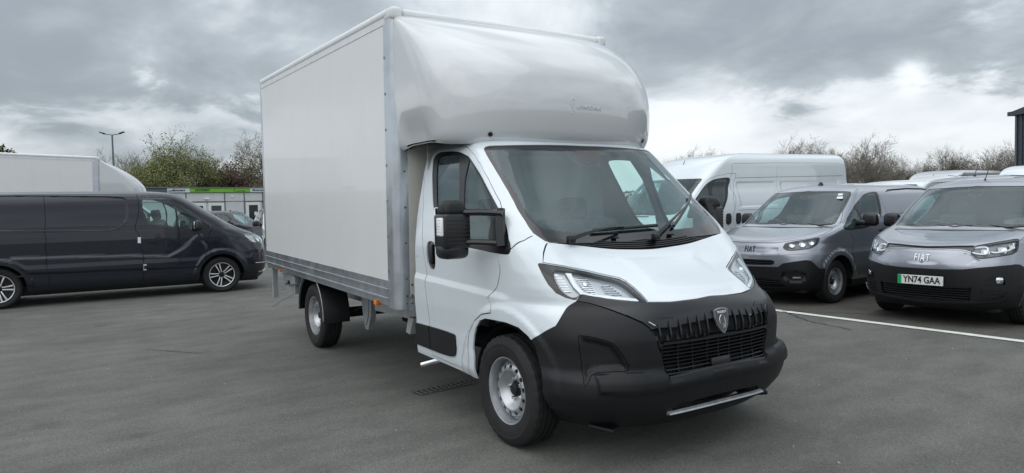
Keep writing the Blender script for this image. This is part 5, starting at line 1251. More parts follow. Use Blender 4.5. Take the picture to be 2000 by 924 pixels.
    for sg, head in ((-1, res['headlight'][0]), (1, res['headlight'][1])):
        for k in range(5):   # stacked bright blades
            a = np.array(hl[8])*.0+np.array(U([(.46+.03*k, .862-.012*k, 1.07-.028*k)])[0]); e = np.array(U([(.62+.012*k, .752+.002*k, 1.048-.03*k)])[0])
            vv, ff = ribbon(sk, [tuple(a+(e-a)*t) for t in np.linspace(0, 1, 6)], .014, .010, -.012, sg); MB().raw(vv, ff).obj('daytime_running_light', 'lamp_white', head)
        for (x, y, z, r) in ((.72, .66, .98, .05), (.82, .50, .97, .045)):
            q = U([(x, y, z)])[0]; P, Nn = sk.PN(np.array([q[0]]), np.array([q[1]]), -.018); P = P[0]*[1, sg, 1]; Nn = Nn[0]*[1, sg, 1]
            m = MB(); m.lathe([(.001, 0), (r*.5, .003), (r*.95, .012), (r, .014), (r*1.02, .008)], 18, axis='z'); m.xf(Matrix.Translation(P)@Vector(Nn).to_track_quat('Z', 'Y').to_matrix().to_4x4()); m.obj('lamp_bowl', 'chrome', head)
        l = chaikin(U(D['chrome_lip']), 1, False); vv, ff = ribbon(sk, l, .022, .012, 0, sg); MB().raw(vv, ff).obj('chrome_lip', 'chrome', root)
        l = chaikin(U([(.62, .84, .53), (.80, .66, .52), (.90, .46, .52)]), 1, False); vv, ff = ribbon(sk, l, .016, .010, 0, sg); MB().raw(vv, ff).obj('chrome_lip', 'machined', root)
        vv, ff = ribbon(sk, low_edge, .026, .010, 0, sg); MB().raw(vv, ff).obj('recess_edge', paint, root)
        l = chaikin(U(D['low_line']), 1, False); vv, ff = ribbon(sk, l, .030, .014, 0, sg); MB().raw(vv, ff).obj('side_moulding', paint, root)
        l = U(D['handle']); vv, ff = ribbon(sk, [l[0], ((l[0][0]+l[1][0])/2, (l[0][1]+l[1][1])/2), l[1]], .028, .035, 0, sg); MB().raw(vv, ff).obj('door_handle', paint, root)
    for nm in ('sticker_upper', 'sticker_lower'):
        q = D[nm]; 
        for sg in (-1,):
            v = [tuple(sk.PN(np.array([a]), np.array([vv_]), .006)[0][0]*[1, sg, 1]) for a, vv_ in U(q)]; v += [(x, y+.006*sg*-1, z) for x, y, z in v]
            MB().raw(v, [(0, 1, 2, 3), (4, 7, 6, 5), (0, 4, 5, 1), (1, 5, 6, 2), (2, 6, 7, 3), (3, 7, 4, 0)]).obj('foam_protector', 'paper', root)
    for x in (0, -3.498):
        for sg in (-1, 1): alloy_wheel(root, (x, sg*.825, .342), .342, .232, .215, sg, twist=.35 if x == 0 else 1.0)
        arch_tub(root, x, .41, .58, .92, .34)
    simple_interior(root, 0, .90, 1.26, -.40, sx=.30, bulk=-1.45, h=1.05)
    for sg in (-1, 1): car_mirror(root, -.42, .95, 1.28, sg)
    m = MB(); m.tube([(-.80, -.25, 1.965), (-.55, -.33, 1.98)], .006, 5); m.tube([(-.95, -.1, 1.965), (-.72, -.2, 1.985)], .006, 5); m.obj('roof_aerials', 'satin_black', root, kind='stuff')
    underbody(root, .7, -4.1, .78, .27, .18)
    return root, sk
def tall_van(name, paint):
    root = empty(name); b = Body(DUC, .12); D = SHAPES['cab']
    sk = Skin(b, (1.45, 4.7, .95), .045, side_disp(.93, .98, .010, [(0, .36), (-4.035, .36)], .57, .016))
    U = lambda pts, sm=0, mode='p': sk.uvs(pts, mode, sm)
    sk.region('windscreen_surround', U(D['windscreen'], 1), mat='gloss_black', off=-.006, sym=True, skirt=0)
    sk.region('windscreen', U(D['windscreen_clear'], 1), mat='glass', off=-.006, sym=True, skirt=0)
    sk.region('bumper', U([(.90, 0, .90)]+D['bumper'])+side_pts(sk, [(.36, .70), (.41, .58), (.43, .30)])+[(sk.u2a(.93), 0), (0, 0)], mat='black_plastic', sym=True, skirt=.01)
    sk.region('headlight', U(D['headlight'], 1), mat='lamp_dark', off=-.004, skirt=0)
    sk.region('side_window_frame', U(D['side_window'], 1), mat='satin_black', off=-.004, skirt=0)
    sk.region('side_window', U(D['window_glass'], 1), mat='side_glass', off=-.008, skirt=0)
    sk.region('quarter_window', U(D['quarter_glass'], 1), mat='side_glass', off=-.008, skirt=0)
    sk.region('door_handle_recess', U(D['handle'], 1), mat='gloss_black', off=.01, skirt=.012)
    sk.region('side_door_handle', [(a+.27, v) for a, v in U(D['handle'], 1)], mat='gloss_black', off=.01, skirt=.012)
    sk.region('side_trim', side_pts(sk, [(-.55, .65), (-3.6, .65), (-3.6, .50), (-.55, .50)]), mat='black_plastic', off=.01, skirt=.02)
    sk.seam(U(D['door'])+U(D['door'])[:1], .010, 'door_gap')
    sk.seam(side_pts(sk, [(-1.27, 2.24), (-1.27, 1.6), (-1.22, .9), (-1.22, .45)]), .010, 'side_seam')
    sk.seam(side_pts(sk, [(-2.62, 2.24), (-2.62, 1.6), (-2.62, .9), (-2.62, .45)]), .008, 'side_seam')
    sk.seam(side_pts(sk, [(-1.35, 1.98), (-2.6, 1.99), (-4.85, 2.0)]), .012, 'side_seam')
    sk.seam(side_pts(sk, [(-1.30, 2.26), (-2.6, 2.28), (-4.78, 2.28)]), .010, 'side_seam')
    sk.seam(side_pts(sk, [(-1.30, 1.35), (-2.6, 1.35), (-4.8, 1.35)]), .008, 'side_seam')
    sk.bumps.append((side_pts(sk, [(-1.36, 1.92), (-2.56, 1.92), (-2.56, 1.40), (-1.36, 1.40)]), -.012, .05))
    sk.bumps.append((side_pts(sk, [(-2.68, 1.92), (-4.7, 1.92), (-4.7, 1.40), (-2.68, 1.40)]), -.012, .05))
    arch_void(sk, .03, .41, .36, 0); arch_void(sk, -4.035, .41, .36, 0)
    sk.cut()
    emit_all(sk, root, 'body', paint, glass_names=('windscreen', 'side_window', 'quarter_window'))
    for x in (0, -4.035):
        for sg in (-1, 1): steel_wheel(root, (x, sg*.89, .36), .36, .222, .225, sg, twist=x)
        arch_tub(root, x+.02, .415, .60, .97, .36)
    simple_interior(root, 0, .93, 1.30, -.42, sx=.30, bulk=-1.35, h=1.2)
    for sg in (-1, 1):
        m = MB(); m.rbox((-.20, sg*1.13, 1.42), (.13, .18, .34), .04, 3); m.rbox((-.10, sg*1.04, 1.30), (.10, .14, .08), .02, 2); m.obj('mirror', 'satin_black', root)
    aerial(root, -.78, 0, 2.19, .22)
    underbody(root, .6, -4.6, .80, .33, .18)
    return root
# ================================================================ setting
def asphalt(name, base, warm=0.0, seed=0.0):
    m = bpy.data.materials.new(name); m.use_nodes = True; nt = m.node_tree; L = nt.links; N = nt.nodes; B = N['Principled BSDF']; tc = N.new('ShaderNodeTexCoord')
    def noise(scale, det, rough, sc=(1, 1, 1), rot=0):
        mp = N.new('ShaderNodeMapping'); mp.inputs['Location'].default_value = (seed, seed*.7, 0); mp.inputs['Scale'].default_value = sc; mp.inputs['Rotation'].default_value = (0, 0, rot); L.new(tc.outputs['Object'], mp.inputs[0])
        n = N.new('ShaderNodeTexNoise'); n.inputs['Scale'].default_value = scale; n.inputs['Detail'].default_value = det; n.inputs['Roughness'].default_value = rough; L.new(mp.outputs[0], n.inputs[0]); return n.outputs[0]
    def mr(x, a, b, c, d):
        n = N.new('ShaderNodeMapRange'); n.inputs[1].default_value = a; n.inputs[2].default_value = b; n.inputs[3].default_value = c; n.inputs[4].default_value = d; L.new(x, n.inputs[0]); return n.outputs[0]
    def mul(a, b):
        n = N.new('ShaderNodeMath'); n.operation = 'MULTIPLY'; L.new(a, n.inputs[0]); L.new(b, n.inputs[1]); return n.outputs[0]
    vo = N.new('ShaderNodeTexVoronoi'); vo.inputs['Scale'].default_value = 150; L.new(tc.outputs['Object'], vo.inputs[0])
    bw = N.new('ShaderNodeRGBToBW'); L.new(vo.outputs['Color'], bw.inputs[0])
    stone = mr(bw.outputs[0], .15, .85, .72, 1.32)
    fine = mr(noise(75, 8, .7), .32, .68, .80, 1.20)
    med = mr(noise(3.2, 6, .6, (1, .45, 1), .5), .35, .65, .84, 1.15)
    big = mr(noise(.42, 5, .55, (1, .6, 1), .2), .35, .65, .84, 1.15)
    tracks = mr(noise(.9, 4, .5, (.15, 1.6, 1), .25), .3, .7, .95, 1.05)
    spots = mr(noise(1.9, 3, .4), .68, .76, 1.0, .80)
    v = mul(mul(mul(stone, fine), mul(med, big)), mul(tracks, spots))
    sc = N.new('ShaderNodeVectorMath'); sc.operation = 'SCALE'; sc.inputs[0].default_value = (base*(1+warm), base*(1.0+warm*.4), base*(.915-warm*.6)); L.new(v, sc.inputs['Scale'])
    # pale chips and specks
    v2 = N.new('ShaderNodeTexVoronoi'); v2.inputs['Scale'].default_value = 5.5; v2.inputs['Randomness'].default_value = 1; L.new(tc.outputs['Object'], v2.inputs[0])
    chip = mr(v2.outputs['Distance'], .018, .028, 1, 0)
    mx = N.new('ShaderNodeMix'); mx.data_type = 'RGBA'; L.new(chip, mx.inputs[0]); L.new(sc.outputs[0], mx.inputs[6]); mx.inputs[7].default_value = (.42, .42, .40, 1); L.new(mx.outputs[2], B.inputs['Base Color'])
    B.inputs['Roughness'].default_value = .86; B.inputs['Specular IOR Level'].default_value = .35
    b = N.new('ShaderNodeBump'); b.inputs['Strength'].default_value = .5; b.inputs['Distance'].default_value = .006
    hh = N.new('ShaderNodeMath'); hh.operation = 'ADD'; L.new(fine, hh.inputs[0]); L.new(stone, hh.inputs[1]); L.new(hh.outputs[0], b.inputs['Height']); L.new(b.outputs[0], B.inputs['Normal'])
    MAT[name] = m
asphalt('asphalt', .128); asphalt('asphalt_bay', .088, .05, 3.7)
mk('grass', (.05, .075, .025), .9, noise=.5, nscale=3); mk('tar', (.035, .035, .037), .5, noise=.3, nscale=30)
mk('cabin_wall', (.60, .62, .62), .5, noise=.06, nscale=2); mk('cabin_fascia', (.10, .13, .17), .5); mk('sign_white', (.62, .68, .72), .4); mk('sign_green', (.17, .45, .03), .4); mk('sign_dark', (.03, .09, .015), .4); mk('sign_ink', (.05, .07, .09), .4)
mk('door_frame', (.74, .76, .75), .4); mk('window_dark', (.02, .025, .03), .12, coat=.5); mk('cladding', (.055, .068, .085), .45, metal=.2, noise=.1, nscale=2); mk('steel_post', (.14, .17, .18), .5, metal=.4)
mk('brick', (.22, .095, .06), .85, noise=.25, nscale=6); mk('roof_tile', (.11, .075, .06), .85, noise=.3, nscale=8); mk('gutter', (.6, .62, .63), .5)
mk('bark', (.13, .115, .08), .9, noise=.35, nscale=2); mk('bark_grey', (.22, .20, .17), .9, noise=.35, nscale=2); mk('bark_red', (.14, .085, .07), .9, noise=.3, nscale=2)
def leaf_mat(name, a, b):
    m = mk(name, a, .7); nt = m.node_tree; L = nt.links; B = nt.nodes['Principled BSDF']; tc = nt.nodes.new('ShaderNodeTexCoord'); n = nt.nodes.new('ShaderNodeTexNoise'); n.inputs['Scale'].default_value = .9; n.inputs['Detail'].default_value = 5; L.new(tc.outputs['Object'], n.inputs[0])
    r = nt.nodes.new('ShaderNodeValToRGB'); r.color_ramp.elements[0].position = .35; r.color_ramp.elements[0].color = (*a, 1); r.color_ramp.elements[1].position = .65; r.color_ramp.elements[1].color = (*b, 1); L.new(n.outputs[0], r.inputs[0]); L.new(r.outputs[0], B.inputs['Base Color']); B.inputs['Subsurface Weight'].default_value = 0
leaf_mat('leaf_bud', (.13, .15, .045), (.25, .28, .09)); leaf_mat('leaf_dark', (.03, .05, .02), (.06, .09, .03)); leaf_mat('leaf_green', (.045, .08, .02), (.09, .14, .035)); leaf_mat('leaf_brown', (.075, .068, .042), (.13, .12, .07)); leaf_mat('leaf_red', (.06, .03, .03), (.10, .05, .045))
def gz(x, y):
    t = min(max((-16-x)/12, 0), 1); return -.22*t*t*(3-2*t)
def ground():
    xs = sorted(set(list(np.arange(-60, 30, 2.0))+[-900, -500, -300, -200, -150, -110, -80, 45, 70, 110, 160, 240, 400, 900])); ys = sorted(set(list(np.arange(-30, 40, 5.0))+[-900, -400, -200, -120, -70, 60, 90, 140, 200, 300, 500, 900]))
    v = [(x, y, gz(x, y)) for y in ys for x in xs]; n = len(xs); f = [(j*n+i, j*n+i+1, (j+1)*n+i+1, (j+1)*n+i) for j in range(len(ys)-1) for i in range(n-1)]
    MB().raw(v, f, True).obj('ground', 'asphalt', None, kind='structure')
    # darker, older surface of the parking bays
    MB().raw([(-8.9, 5.02, .004), (12, 5.40, .004), (12, 26, .004), (-8.9, 26, .004)], [(0, 1, 2, 3)]).obj('parking_bay', 'asphalt_bay', None, kind='structure')
    # painted line along the bay fronts
    d = Vector((2.775, .092, 0)).normalized(); n_ = Vector((-d.y, d.x, 0)); p0 = Vector((-2.195, 5.035, .008)); pts = []
    k = 60
    rng = random.Random(3)
    for i in range(k+1):
        p = p0+d*(-7.0+i*.3); w = .064+rng.uniform(-.003, .003); pts.append((tuple(p+n_*w), tuple(p-n_*w)))
    v = [q for a in pts for q in a]; f = [(2*i, 2*i+1, 2*i+3, 2*i+2) for i in range(k)]
    MB().raw(v, f).obj('bay_line', 'road_paint', None, kind='structure')
    # grass beyond the yard
    MB().raw([(-900, -900, -.21), (-46, -900, -.21), (-46, 60, -.21), (-900, 60, -.21)], [(0, 1, 2, 3)]).obj('grass_verge', 'grass', None, kind='structure')
    MB().raw([(-900, 60, -.205), (-28, 60, -.205), (-28, 60, .01), (900, 60, .01), (900, 900, .01), (-900, 900, -.205)], [(0, 1, 2, 3, 4, 5)]).obj('grass_field', 'grass', None, kind='structure')
    def seam(pts, w, nm='tar_seam', z=.004):
        P = [Vector((x, y, z)) for x, y in pts]; v = []; rng = random.Random(len(pts))
        Q = []
        for a, b in zip(P, P[1:]):
            for t in np.linspace(0, 1, 6, endpoint=False): Q.append(a+(b-a)*t+Vector((rng.uniform(-.02, .02), rng.uniform(-.02, .02), 0)))
        Q.append(P[-1])
        for i, q in enumerate(Q):
            t = (Q[min(i+1, len(Q)-1)]-Q[max(i-1, 0)]).normalized(); n = Vector((-t.y, t.x, 0))*w*rng.uniform(.5, 1.1)/2; v += [tuple(q+n), tuple(q-n)]
        MB().raw(v, [(2*i, 2*i+1, 2*i+3, 2*i+2) for i in range(len(Q)-1)]).obj(nm, 'tar', None, kind='structure')
    seam([(-11.6, 1.3), (-9.8, .55), (-8.6, -.1), (-7.8, -.5)], .022); seam([(-.9, 4.4), (-1.6, 4.6), (-2.3, 5.05), (-1.2, 5.8), (-.9, 6.3)], .022, z=.0095)
    seam([(-5.2, -2.6), (-4.5, -2.1)], .012)
    # small stones and crumbs on the tarmac
    rng = random.Random(11); v = []; f = []
    for i in range(900):
        x, y = rng.uniform(-12, 4), rng.uniform(-6, 7); s = rng.uniform(.003, .009)*(1.5 if rng.random() < .05 else 1); b = len(v); z = gz(x, y)
        v += [(x+s*math.cos(a+i), y+s*math.sin(a+i)*rng.uniform(.6, 1), z+.001) for a in (0, 1.6, 3.1, 4.7)]+[(x+rng.uniform(-.3, .3)*s, y, z+s*.9)]; f += [(b, b+1, b+4), (b+1, b+2, b+4), (b+2, b+3, b+4), (b+3, b, b+4)]
    mk('grit', (.32, .32, .30), .9, noise=.4, nscale=40); MB().raw(v, f).obj('grit', 'grit', None, kind='stuff')
def drain():
    r = empty('drain_grating', (-1.50, -.93, 0), math.radians(96.5), label='narrow slotted drain grating in the tarmac below the cab door of the white box van', category='drain')
    L = 1.30
    for y in (-.062, .062): MB().box((L/2, y, .006), (L, .014, .012)).obj('frame_bar', 'worn_steel', r)
    MB().box((L/2, 0, .0035), (L, .12, .003)).obj('channel', 'gap', r)
    me = MB().box((0, 0, .007), (.014, .112, .010)).mesh()
    for i in range(26): o = add('cross_bar', me, 'worn_steel', r); o.location = (.02+i*.05, 0, 0)
def cabins():
    c = Vector((-39.0, 1.84, -.22)); ang = math.atan2(8.54-.89, -39.78+38.80)
    r = empty('site_office', tuple(c), ang, label='long low pale office cabin with a green and white sign band', category='building')
    # local x runs along the front to the right in the picture, local -y... front faces +x world = local -y
    H = 2.97; x0, x1 = -16.0, 26.0; dep = 6.0
    MB().box(((x0+x1)/2, dep/2+.05, (H-.05)/2), (x1-x0, dep, H-.05)).obj('wall_core', 'cabin_wall', r)
    MB().rbox(((x0+x1)/2, dep/2, H+.16), (x1-x0+.2, dep+.3, .06), .01, 1).obj('roof', 'cabin_fascia', r)
    px = lambda p: (p-327)*.0281
    # wall panels between the seams
    seams = [-16, -12.4, -8.8, -5.2, -2.4, px(362), px(437), px(477), px(516), px(560), px(600), 10.5, 14, 18, 22, 26]
    for a, b in zip(seams, seams[1:]):
        MB().rbox(((a+b)/2, .0, 2.60), (b-a-.05, .06, .50), .006, 1).obj('wall_panel', 'cabin_wall', r)
        MB().rbox(((a+b)/2, .015, 1.15), (b-a-.05, .06, 2.3), .006, 1).obj('wall_panel', 'cabin_wall', r)
    for a in seams: MB().box((a, -.02, 1.45), (.045, .07, 2.85)).obj('joint_strip', 'steel_post', r)
    MB().box((px(400), -.05, 2.33), (px(438)-px(362), .05, .035)).obj('head_rail', 'steel_post', r); MB().box((px(497), -.05, 2.33), (px(518)-px(476), .05, .035)).obj('head_rail', 'steel_post', r)
    for a, b, paper in ((369, 400, 0), (403, 436, 0), (479, 511, 1), (545, 575, 0)):
        X = (px(a)+px(b))/2; W = px(b)-px(a)-.04; d = MB()
        d.box((X-W/2+.08, -.045, 1.15), (.16, .05, 2.25)); d.box((X+W/2-.08, -.045, 1.15), (.16, .05, 2.25)); d.box((X, -.045, 2.19), (W-.32, .05, .17)); d.box((X, -.045, .20), (W-.32, .05, .36)); do = d.obj('door', 'door_frame', r)
        MB().box((X, -.03, 1.24), (W-.34, .02, 1.72)).obj('door_glass', 'window_dark', do)
        if paper: MB().box((X+W/2-.30, -.05, 1.60), (.14, .01, .22)).obj('notice', 'paper', do)
        m = MB(); m.tube([(X+W/2-.12, -.09, 1.0), (X+W/2-.12, -.09, 1.2)], .015, 6); m.obj('door_handle', 'steel_post', do)
    m = MB(); m.rbox((px(401), -.10, 2.50), (.22, .10, .08), .02, 2); m.obj('bulkhead_lamp', 'lamp_white', r); m = MB(); m.rbox((px(452), -.09, 2.62), (.08, .08, .07), .02, 2); m.obj('alarm_box', 'lamp_white', r)
    # fascia boards
    def board(a, b, mat, nm): return MB().rbox(((a+b)/2, -.09, 2.985), (b-a, .06, .245), .006, 1).obj(nm, mat, r)
    MB().box(((x0+x1)/2, -.04, 2.985), (x1-x0, .06, .30)).obj('fascia', 'cabin_fascia', r)
    RM = Matrix.Rotation(math.radians(90), 4, 'X')
    def word(t, xa, xb, z, h, mat, par, bold=.004):
        me = text_mesh(t, h, .01, bold); xs = [v.co.x for v in me.vertices]; k = (xb-xa)/(max(xs)-min(xs))
        for v in me.vertices: v.co.x = (v.co.x-(min(xs)+max(xs))/2)*k
        me.transform(Matrix.Translation(((xa+xb)/2, -.128, z))@RM); add('lettering', me, mat, par)
    b1 = board(px(327), px(369), 'sign_white', 'white_sign'); word('Motorcare', px(337), px(360), 2.985, .17, 'sign_ink', b1)
    b2 = board(px(369.5), px(488), 'sign_green', 'green_sign'); word('ACCIDENT', px(378), px(407.5), 2.985, .17, 'sign_dark', b2, .008)
    MB().box((px(456), -.125, 2.985), (.03, .01, .18)).obj('divider', 'sign_dark', b2); word('open 7 days', px(460), px(478), 2.94, .075, 'sign_dark', b2)
    b3 = board(px(488.5), px(530), 'sign_white', 'white_sign'); word('Motorcare', px(494), px(520), 2.985, .17, 'sign_ink', b3)
def right_building():
    p = Vector((-13.26, 40.29, 0)); r = empty('industrial_shed', tuple(p), math.atan2(-1.02, 1.73), label='dark grey profiled metal shed at the right edge of the picture', category='building')
    H = 5.95; L, D = 24, 30
    MB().box((L/2, D/2, H/2-.1), (L, D, H-.2)).obj('wall_core', 'cladding', r)
    me = MB().prism([(0, 0), (.10, -.05), (.42, -.05), (.52, 0), (.52, .03), (0, .03)], 0, H-.15, 'xy').mesh()
    for i in range(40): o = add('cladding_sheet', me, 'cladding', r); o.location = (.02+i*.6, -.03, 0)
    for i in range(24): o = add('cladding_sheet', me, 'cladding', r); o.location = (-.03, .6+i*.6, 0); o.rotation_euler = (0, 0, -math.pi/2)
    MB().box((L/2, -.1, H-.05), (L+.5, .3, .22)).obj('gutter', 'cladding', r); MB().box((-.1, D/2, H-.05), (.3, D, .22)).obj('gutter', 'cladding', r)
    m = MB(); m.prism([(-.2, H+.05), (L+.2, H+.05), (L+.2, H+.10), (L/2, H+2.2), (-.2, H+.10)], 0, D, 'xz'); m.obj('roof', 'cladding', r)
    m = MB(); m.tube([(.25, -.14, 0), (.25, -.14, H-.2)], .05, 8); m.obj('downpipe', 'steel_post', r)
def lamp_post():
    r = empty('lamp_post', (-59.57, .67, -.22), math.radians(60), label='tall thin twin-headed lamp post rising behind the white box body on the left', category='lamp post')
    MB().tube([(0, 0, 0), (0, 0, 4), (0, 0, 7.95)], [.10, .08, .06], 10).obj('pole', 'steel_post', r)
    m = MB(); m.tube([(-.72, 0, 8.02), (0, 0, 7.92), (.72, 0, 8.02)], .035, 6); m.obj('bracket_arm', 'steel_post', r)
    for s in (-1, 1):
        m = MB(); m.rbox((s*.74, 0, 8.09), (.42, .22, .09), .03, 2, rot=(0, s*-.30, 0)); m.obj('lamp_head', 'dark_metal', r)
def house(x, y, rz, w, d, h, rh, label, gable=True):
    r = empty('brick_house', (x, y, -.2), rz, label=label, category='house')
    MB().box((0, 0, h/2), (w, d, h)).obj('wall', 'brick', r)
    m = MB(); m.prism([(-d/2, h), (d/2, h), (0, h+rh)], -w/2+.01, w/2-.01, 'yz'); m.obj('gable', 'brick', r)
    for s in (-1, 1):
        m = MB(); n = 9
        for k in range(n):
            t0, t1 = k/n, (k+1)/n; y0, y1 = s*(d/2+.3)*(1-t0), s*(d/2+.3)*(1-t1); z0, z1 = h-.1+(rh+.2)*t0, h-.1+(rh+.2)*t1
            m.prism([(y0, z0), (y0, z0+.10), (y1, z1+.06), (y1, z1)], -w/2-.3, w/2+.3, 'yz')
        o = m.obj('roof', 'roof_tile', r)
    m = MB(); m.rbox((w*.25, 0, h+rh+.2), (.6, .5, 1.2), .02, 1); m.obj('chimney', 'brick', r)
    for sx in (-1, 1):
        for s in (-1, 1): m = MB(); m.prism([(s*(d/2+.32), h-.18), (s*(d/2+.32), h+.02), (0, h+rh+.16), (0, h+rh-.04)], sx*(w/2+.30), sx*(w/2+.34), 'yz'); m.obj('barge_board', 'gutter', r)
    for sx in (-1, 1):
        for yy in (-d/4, d/4): 
            f_ = MB().box((sx*(w/2+.02), yy, h*.75), (.06, 1.1, 1.2)).obj('window', 'gutter', r); MB().box((sx*(w/2+.05), yy, h*.75), (.02, .9, 1.0)).obj('pane', 'window_dark', f_)
# ---------------------------------------------------------------- trees
def tree_mesh(seed, h, spread, trunk, levels=5, up=.55, twig=.020, leaf=0, lsize=.12, lmin=3, droop=0.0, fork0=.28, leafz=0.0):
    rng = random.Random(seed); v = []; f = []; lv = []; lf = []
    def seg(a, b, r0, r1, n):
        t = (b-a).normalized(); x = t.orthogonal().normalized(); y = t.cross(x); base = len(v)
        for p, r in ((a, r0), (b, r1)):
            for k in range(n): w = 2*math.pi*k/n; v.append(tuple(p+x*math.cos(w)*r+y*math.sin(w)*r))
        for k in range(n): f.append((base+k, base+(k+1) % n, base+n+(k+1) % n, base+n+k))
    def leafs(p, n):
        for _ in range(n):
            c = p+Vector((rng.gauss(0, 1), rng.gauss(0, 1), rng.gauss(0, 1)))*.22; a = Vector((rng.gauss(0, 1), rng.gauss(0, 1), rng.gauss(0, 1))).normalized(); b = a.orthogonal().normalized(); s = lsize*rng.uniform(.5, 1.3); i = len(lv)
            lv.extend([tuple(c-a*s), tuple(c+b*s*.6), tuple(c+a*s), tuple(c-b*s*.6)]); lf.append((i, i+1, i+2, i+3))
    Rc = .5*h*spread*.62; zc = h*.60; Hc = h*.44
    def inside(p): return (p.x/Rc)**2+(p.y/Rc)**2+((p.z-zc)/Hc)**2
    def grow(p, d, L, r, lev):
        nseg = (4, 4, 3, 3, 2, 2, 2)[lev]; q = p
        for i in range(nseg):
            k = .11+.03*lev; d = (d+Vector((rng.gauss(0, k), rng.gauss(0, k), rng.gauss(0, k*.7)+(.07*up if lev > 0 else 0)-droop))).normalized()
            e = inside(q)
            if lev > 0 and e > 1 and q.z > h*.25:
                if lev < levels-1: lev = levels-1
                if e > 1.25: break
            q2 = q+d*L/nseg; r2 = max(r*(.86 if lev else .9), tw*.7)
            seg(q, q2, r, r2, 7 if lev == 0 else (5 if lev == 1 else (4 if lev < 4 else 3))); q = q2; r = r2
            if lev >= 1 and lev < levels and rng.random() < (.95 if lev >= 3 else .8): side(q, d, L*rng.uniform(.5, .75), r*.55, lev+1)
            elif lev == 0 and i >= 1: side(q, d, h*.24, r*.5, 1)
            if leaf and lev >= lmin and (i == nseg-1 or rng.random() < .5): leafs(q, leaf)
        if lev < levels:
            for _ in range((4, 3, 3, 2, 3, 3)[lev]): side(q, d, L*rng.uniform(.65, .9) if lev else h*.26, r*.72, lev+1)
    def side(q, d, L, r, lev):
        o = d.orthogonal(); o = Matrix.Rotation(rng.uniform(0, 6.283), 3, d)@o; o.normalize(); a = rng.uniform(.35, .95)*(spread if lev < 3 else 1.0); dd = (d*math.cos(a)+o*math.sin(a)); dd.z += up*.22; grow(q, dd.normalized(), L, max(r, tw), lev)
    tw = twig*.5
    grow(Vector((0, 0, 0)), Vector((rng.uniform(-.05, .05), rng.uniform(-.05, .05), 1)), h*fork0, trunk, 0)
    # scale to the height wanted
    z = max(q[2] for q in v); k = h/z; v = [(x*k, y*k, zz*k) for x, y, zz in v]; lv = [(x*k, y*k, zz*k) for x, y, zz in lv]
    A = mesh_from(v, f, None, True); B = mesh_from(lv, lf, None, False) if lf else None
    TREE_INFO.append((seed, len(v), len(f), len(lf), round(max(abs(q[0]) for q in v), 1)))
    return A, B
TREES = {}; TREE_INFO = []
def tree(kind, x, y, h, rz, label, group=None):
    K = {'bare': dict(h=10, spread=1.25, trunk=.20, levels=5, up=.35, twig=.022, fork0=.2), 'bare2': dict(h=10, spread=1.0, trunk=.18, levels=5, up=.6, twig=.022, fork0=.2), 'bud': dict(h=11, spread=1.4, trunk=.30, levels=5, up=.35, twig=.024, leaf=3, lsize=.085, lmin=4),
         'bud2': dict(h=11, spread=1.1, trunk=.26, levels=5, up=.4, twig=.022, leaf=2, lsize=.06, lmin=4), 'ivy': dict(h=10, spread=1.15, trunk=.2, levels=5, up=.35, twig=.02, leaf=1, lsize=.05, lmin=4), 'red': dict(h=8, spread=1.2, trunk=.18, levels=5, up=.3, twig=.024, leaf=2, lsize=.10, lmin=4), 'sparse': dict(h=12, spread=.9, trunk=.2, levels=5, up=.5, twig=.02, leaf=1, lsize=.05, lmin=4)}
    M = {'bare': ('bark_grey', None), 'bare2': ('bark_grey', None), 'bud': ('bark', 'leaf_bud'), 'bud2': ('bark', 'leaf_bud'), 'ivy': ('bark_grey', 'leaf_brown'), 'red': ('bark_red', 'leaf_red'), 'sparse': ('bark', 'leaf_bud')}[kind]
    if kind not in TREES: TREES[kind] = tree_mesh({'bare': 4, 'bare2': 9, 'bud': 12, 'bud2': 21, 'ivy': 33, 'red': 41, 'sparse': 52}[kind], **K[kind])
    A, B = TREES[kind]; s = h/K[kind]['h']
    r = empty('tree', (x, y, -.2), rz, label=label, category='tree'); r.scale = (s, s, s)
    if group: r['group'] = group
    add('branches', A, M[0], r)
    if B: add('foliage', B, M[1], r)
def bush(x, y, w, d, h, n, mat, label, seed, name='shrub', cat='shrub', rz=0, ls=.11, hollow=.55, z=-.2):
    """a dense bush: leaf clumps through a lumpy volume with stems inside"""
    rng = random.Random(seed); lv = []; lf = []; lumps = [(rng.uniform(-.38, .38)*w, rng.uniform(-.3, .3)*d, rng.uniform(.35, .72)*h, rng.uniform(.28, .42)) for _ in range(max(7, int(w*2.2)))]
    for i in range(n):
        cx, cy, cz, q = rng.choice(lumps); a = Vector((rng.gauss(0, 1), rng.gauss(0, 1), rng.gauss(0, 1))).normalized()*rng.uniform(hollow, 1.0)**.5; R = Vector((min(w*q*.6, h*.7), min(d*q*1.2, h*.6), h*q*.85)); c = Vector((cx+a.x*R.x, cy+a.y*R.y, cz+a.z*R.z))
        if c.z < .02: continue
        t = Vector((rng.gauss(0, 1), rng.gauss(0, 1), rng.gauss(0, 1))).normalized(); b = t.orthogonal().normalized(); s = ls*rng.uniform(.6, 1.4); k = len(lv); lv += [tuple(c-t*s), tuple(c+b*s*.6), tuple(c+t*s), tuple(c-b*s*.6)]; lf.append((k, k+1, k+2, k+3))
    r = empty(name, (x, y, z), rz, label=label, category=cat); add('foliage', mesh_from(lv, lf, None, False), mat, r)
    m = MB()
    for cx, cy, cz, q in lumps: m.tube([(cx*.3, cy*.3, 0), (cx*.7, cy*.7, cz*.6), (cx, cy, cz*1.1)], [.06, .04, .015], 5)
    m.obj('stems', 'bark', r)
    return r
def at(px, D): p = Vector((3.80589, -3.39978, 0))+Vector((FW.x, FW.y, 0))*D+Vector((RT.x, RT.y, 0))*((px-1000)/1370.86*D); return p.x, p.y
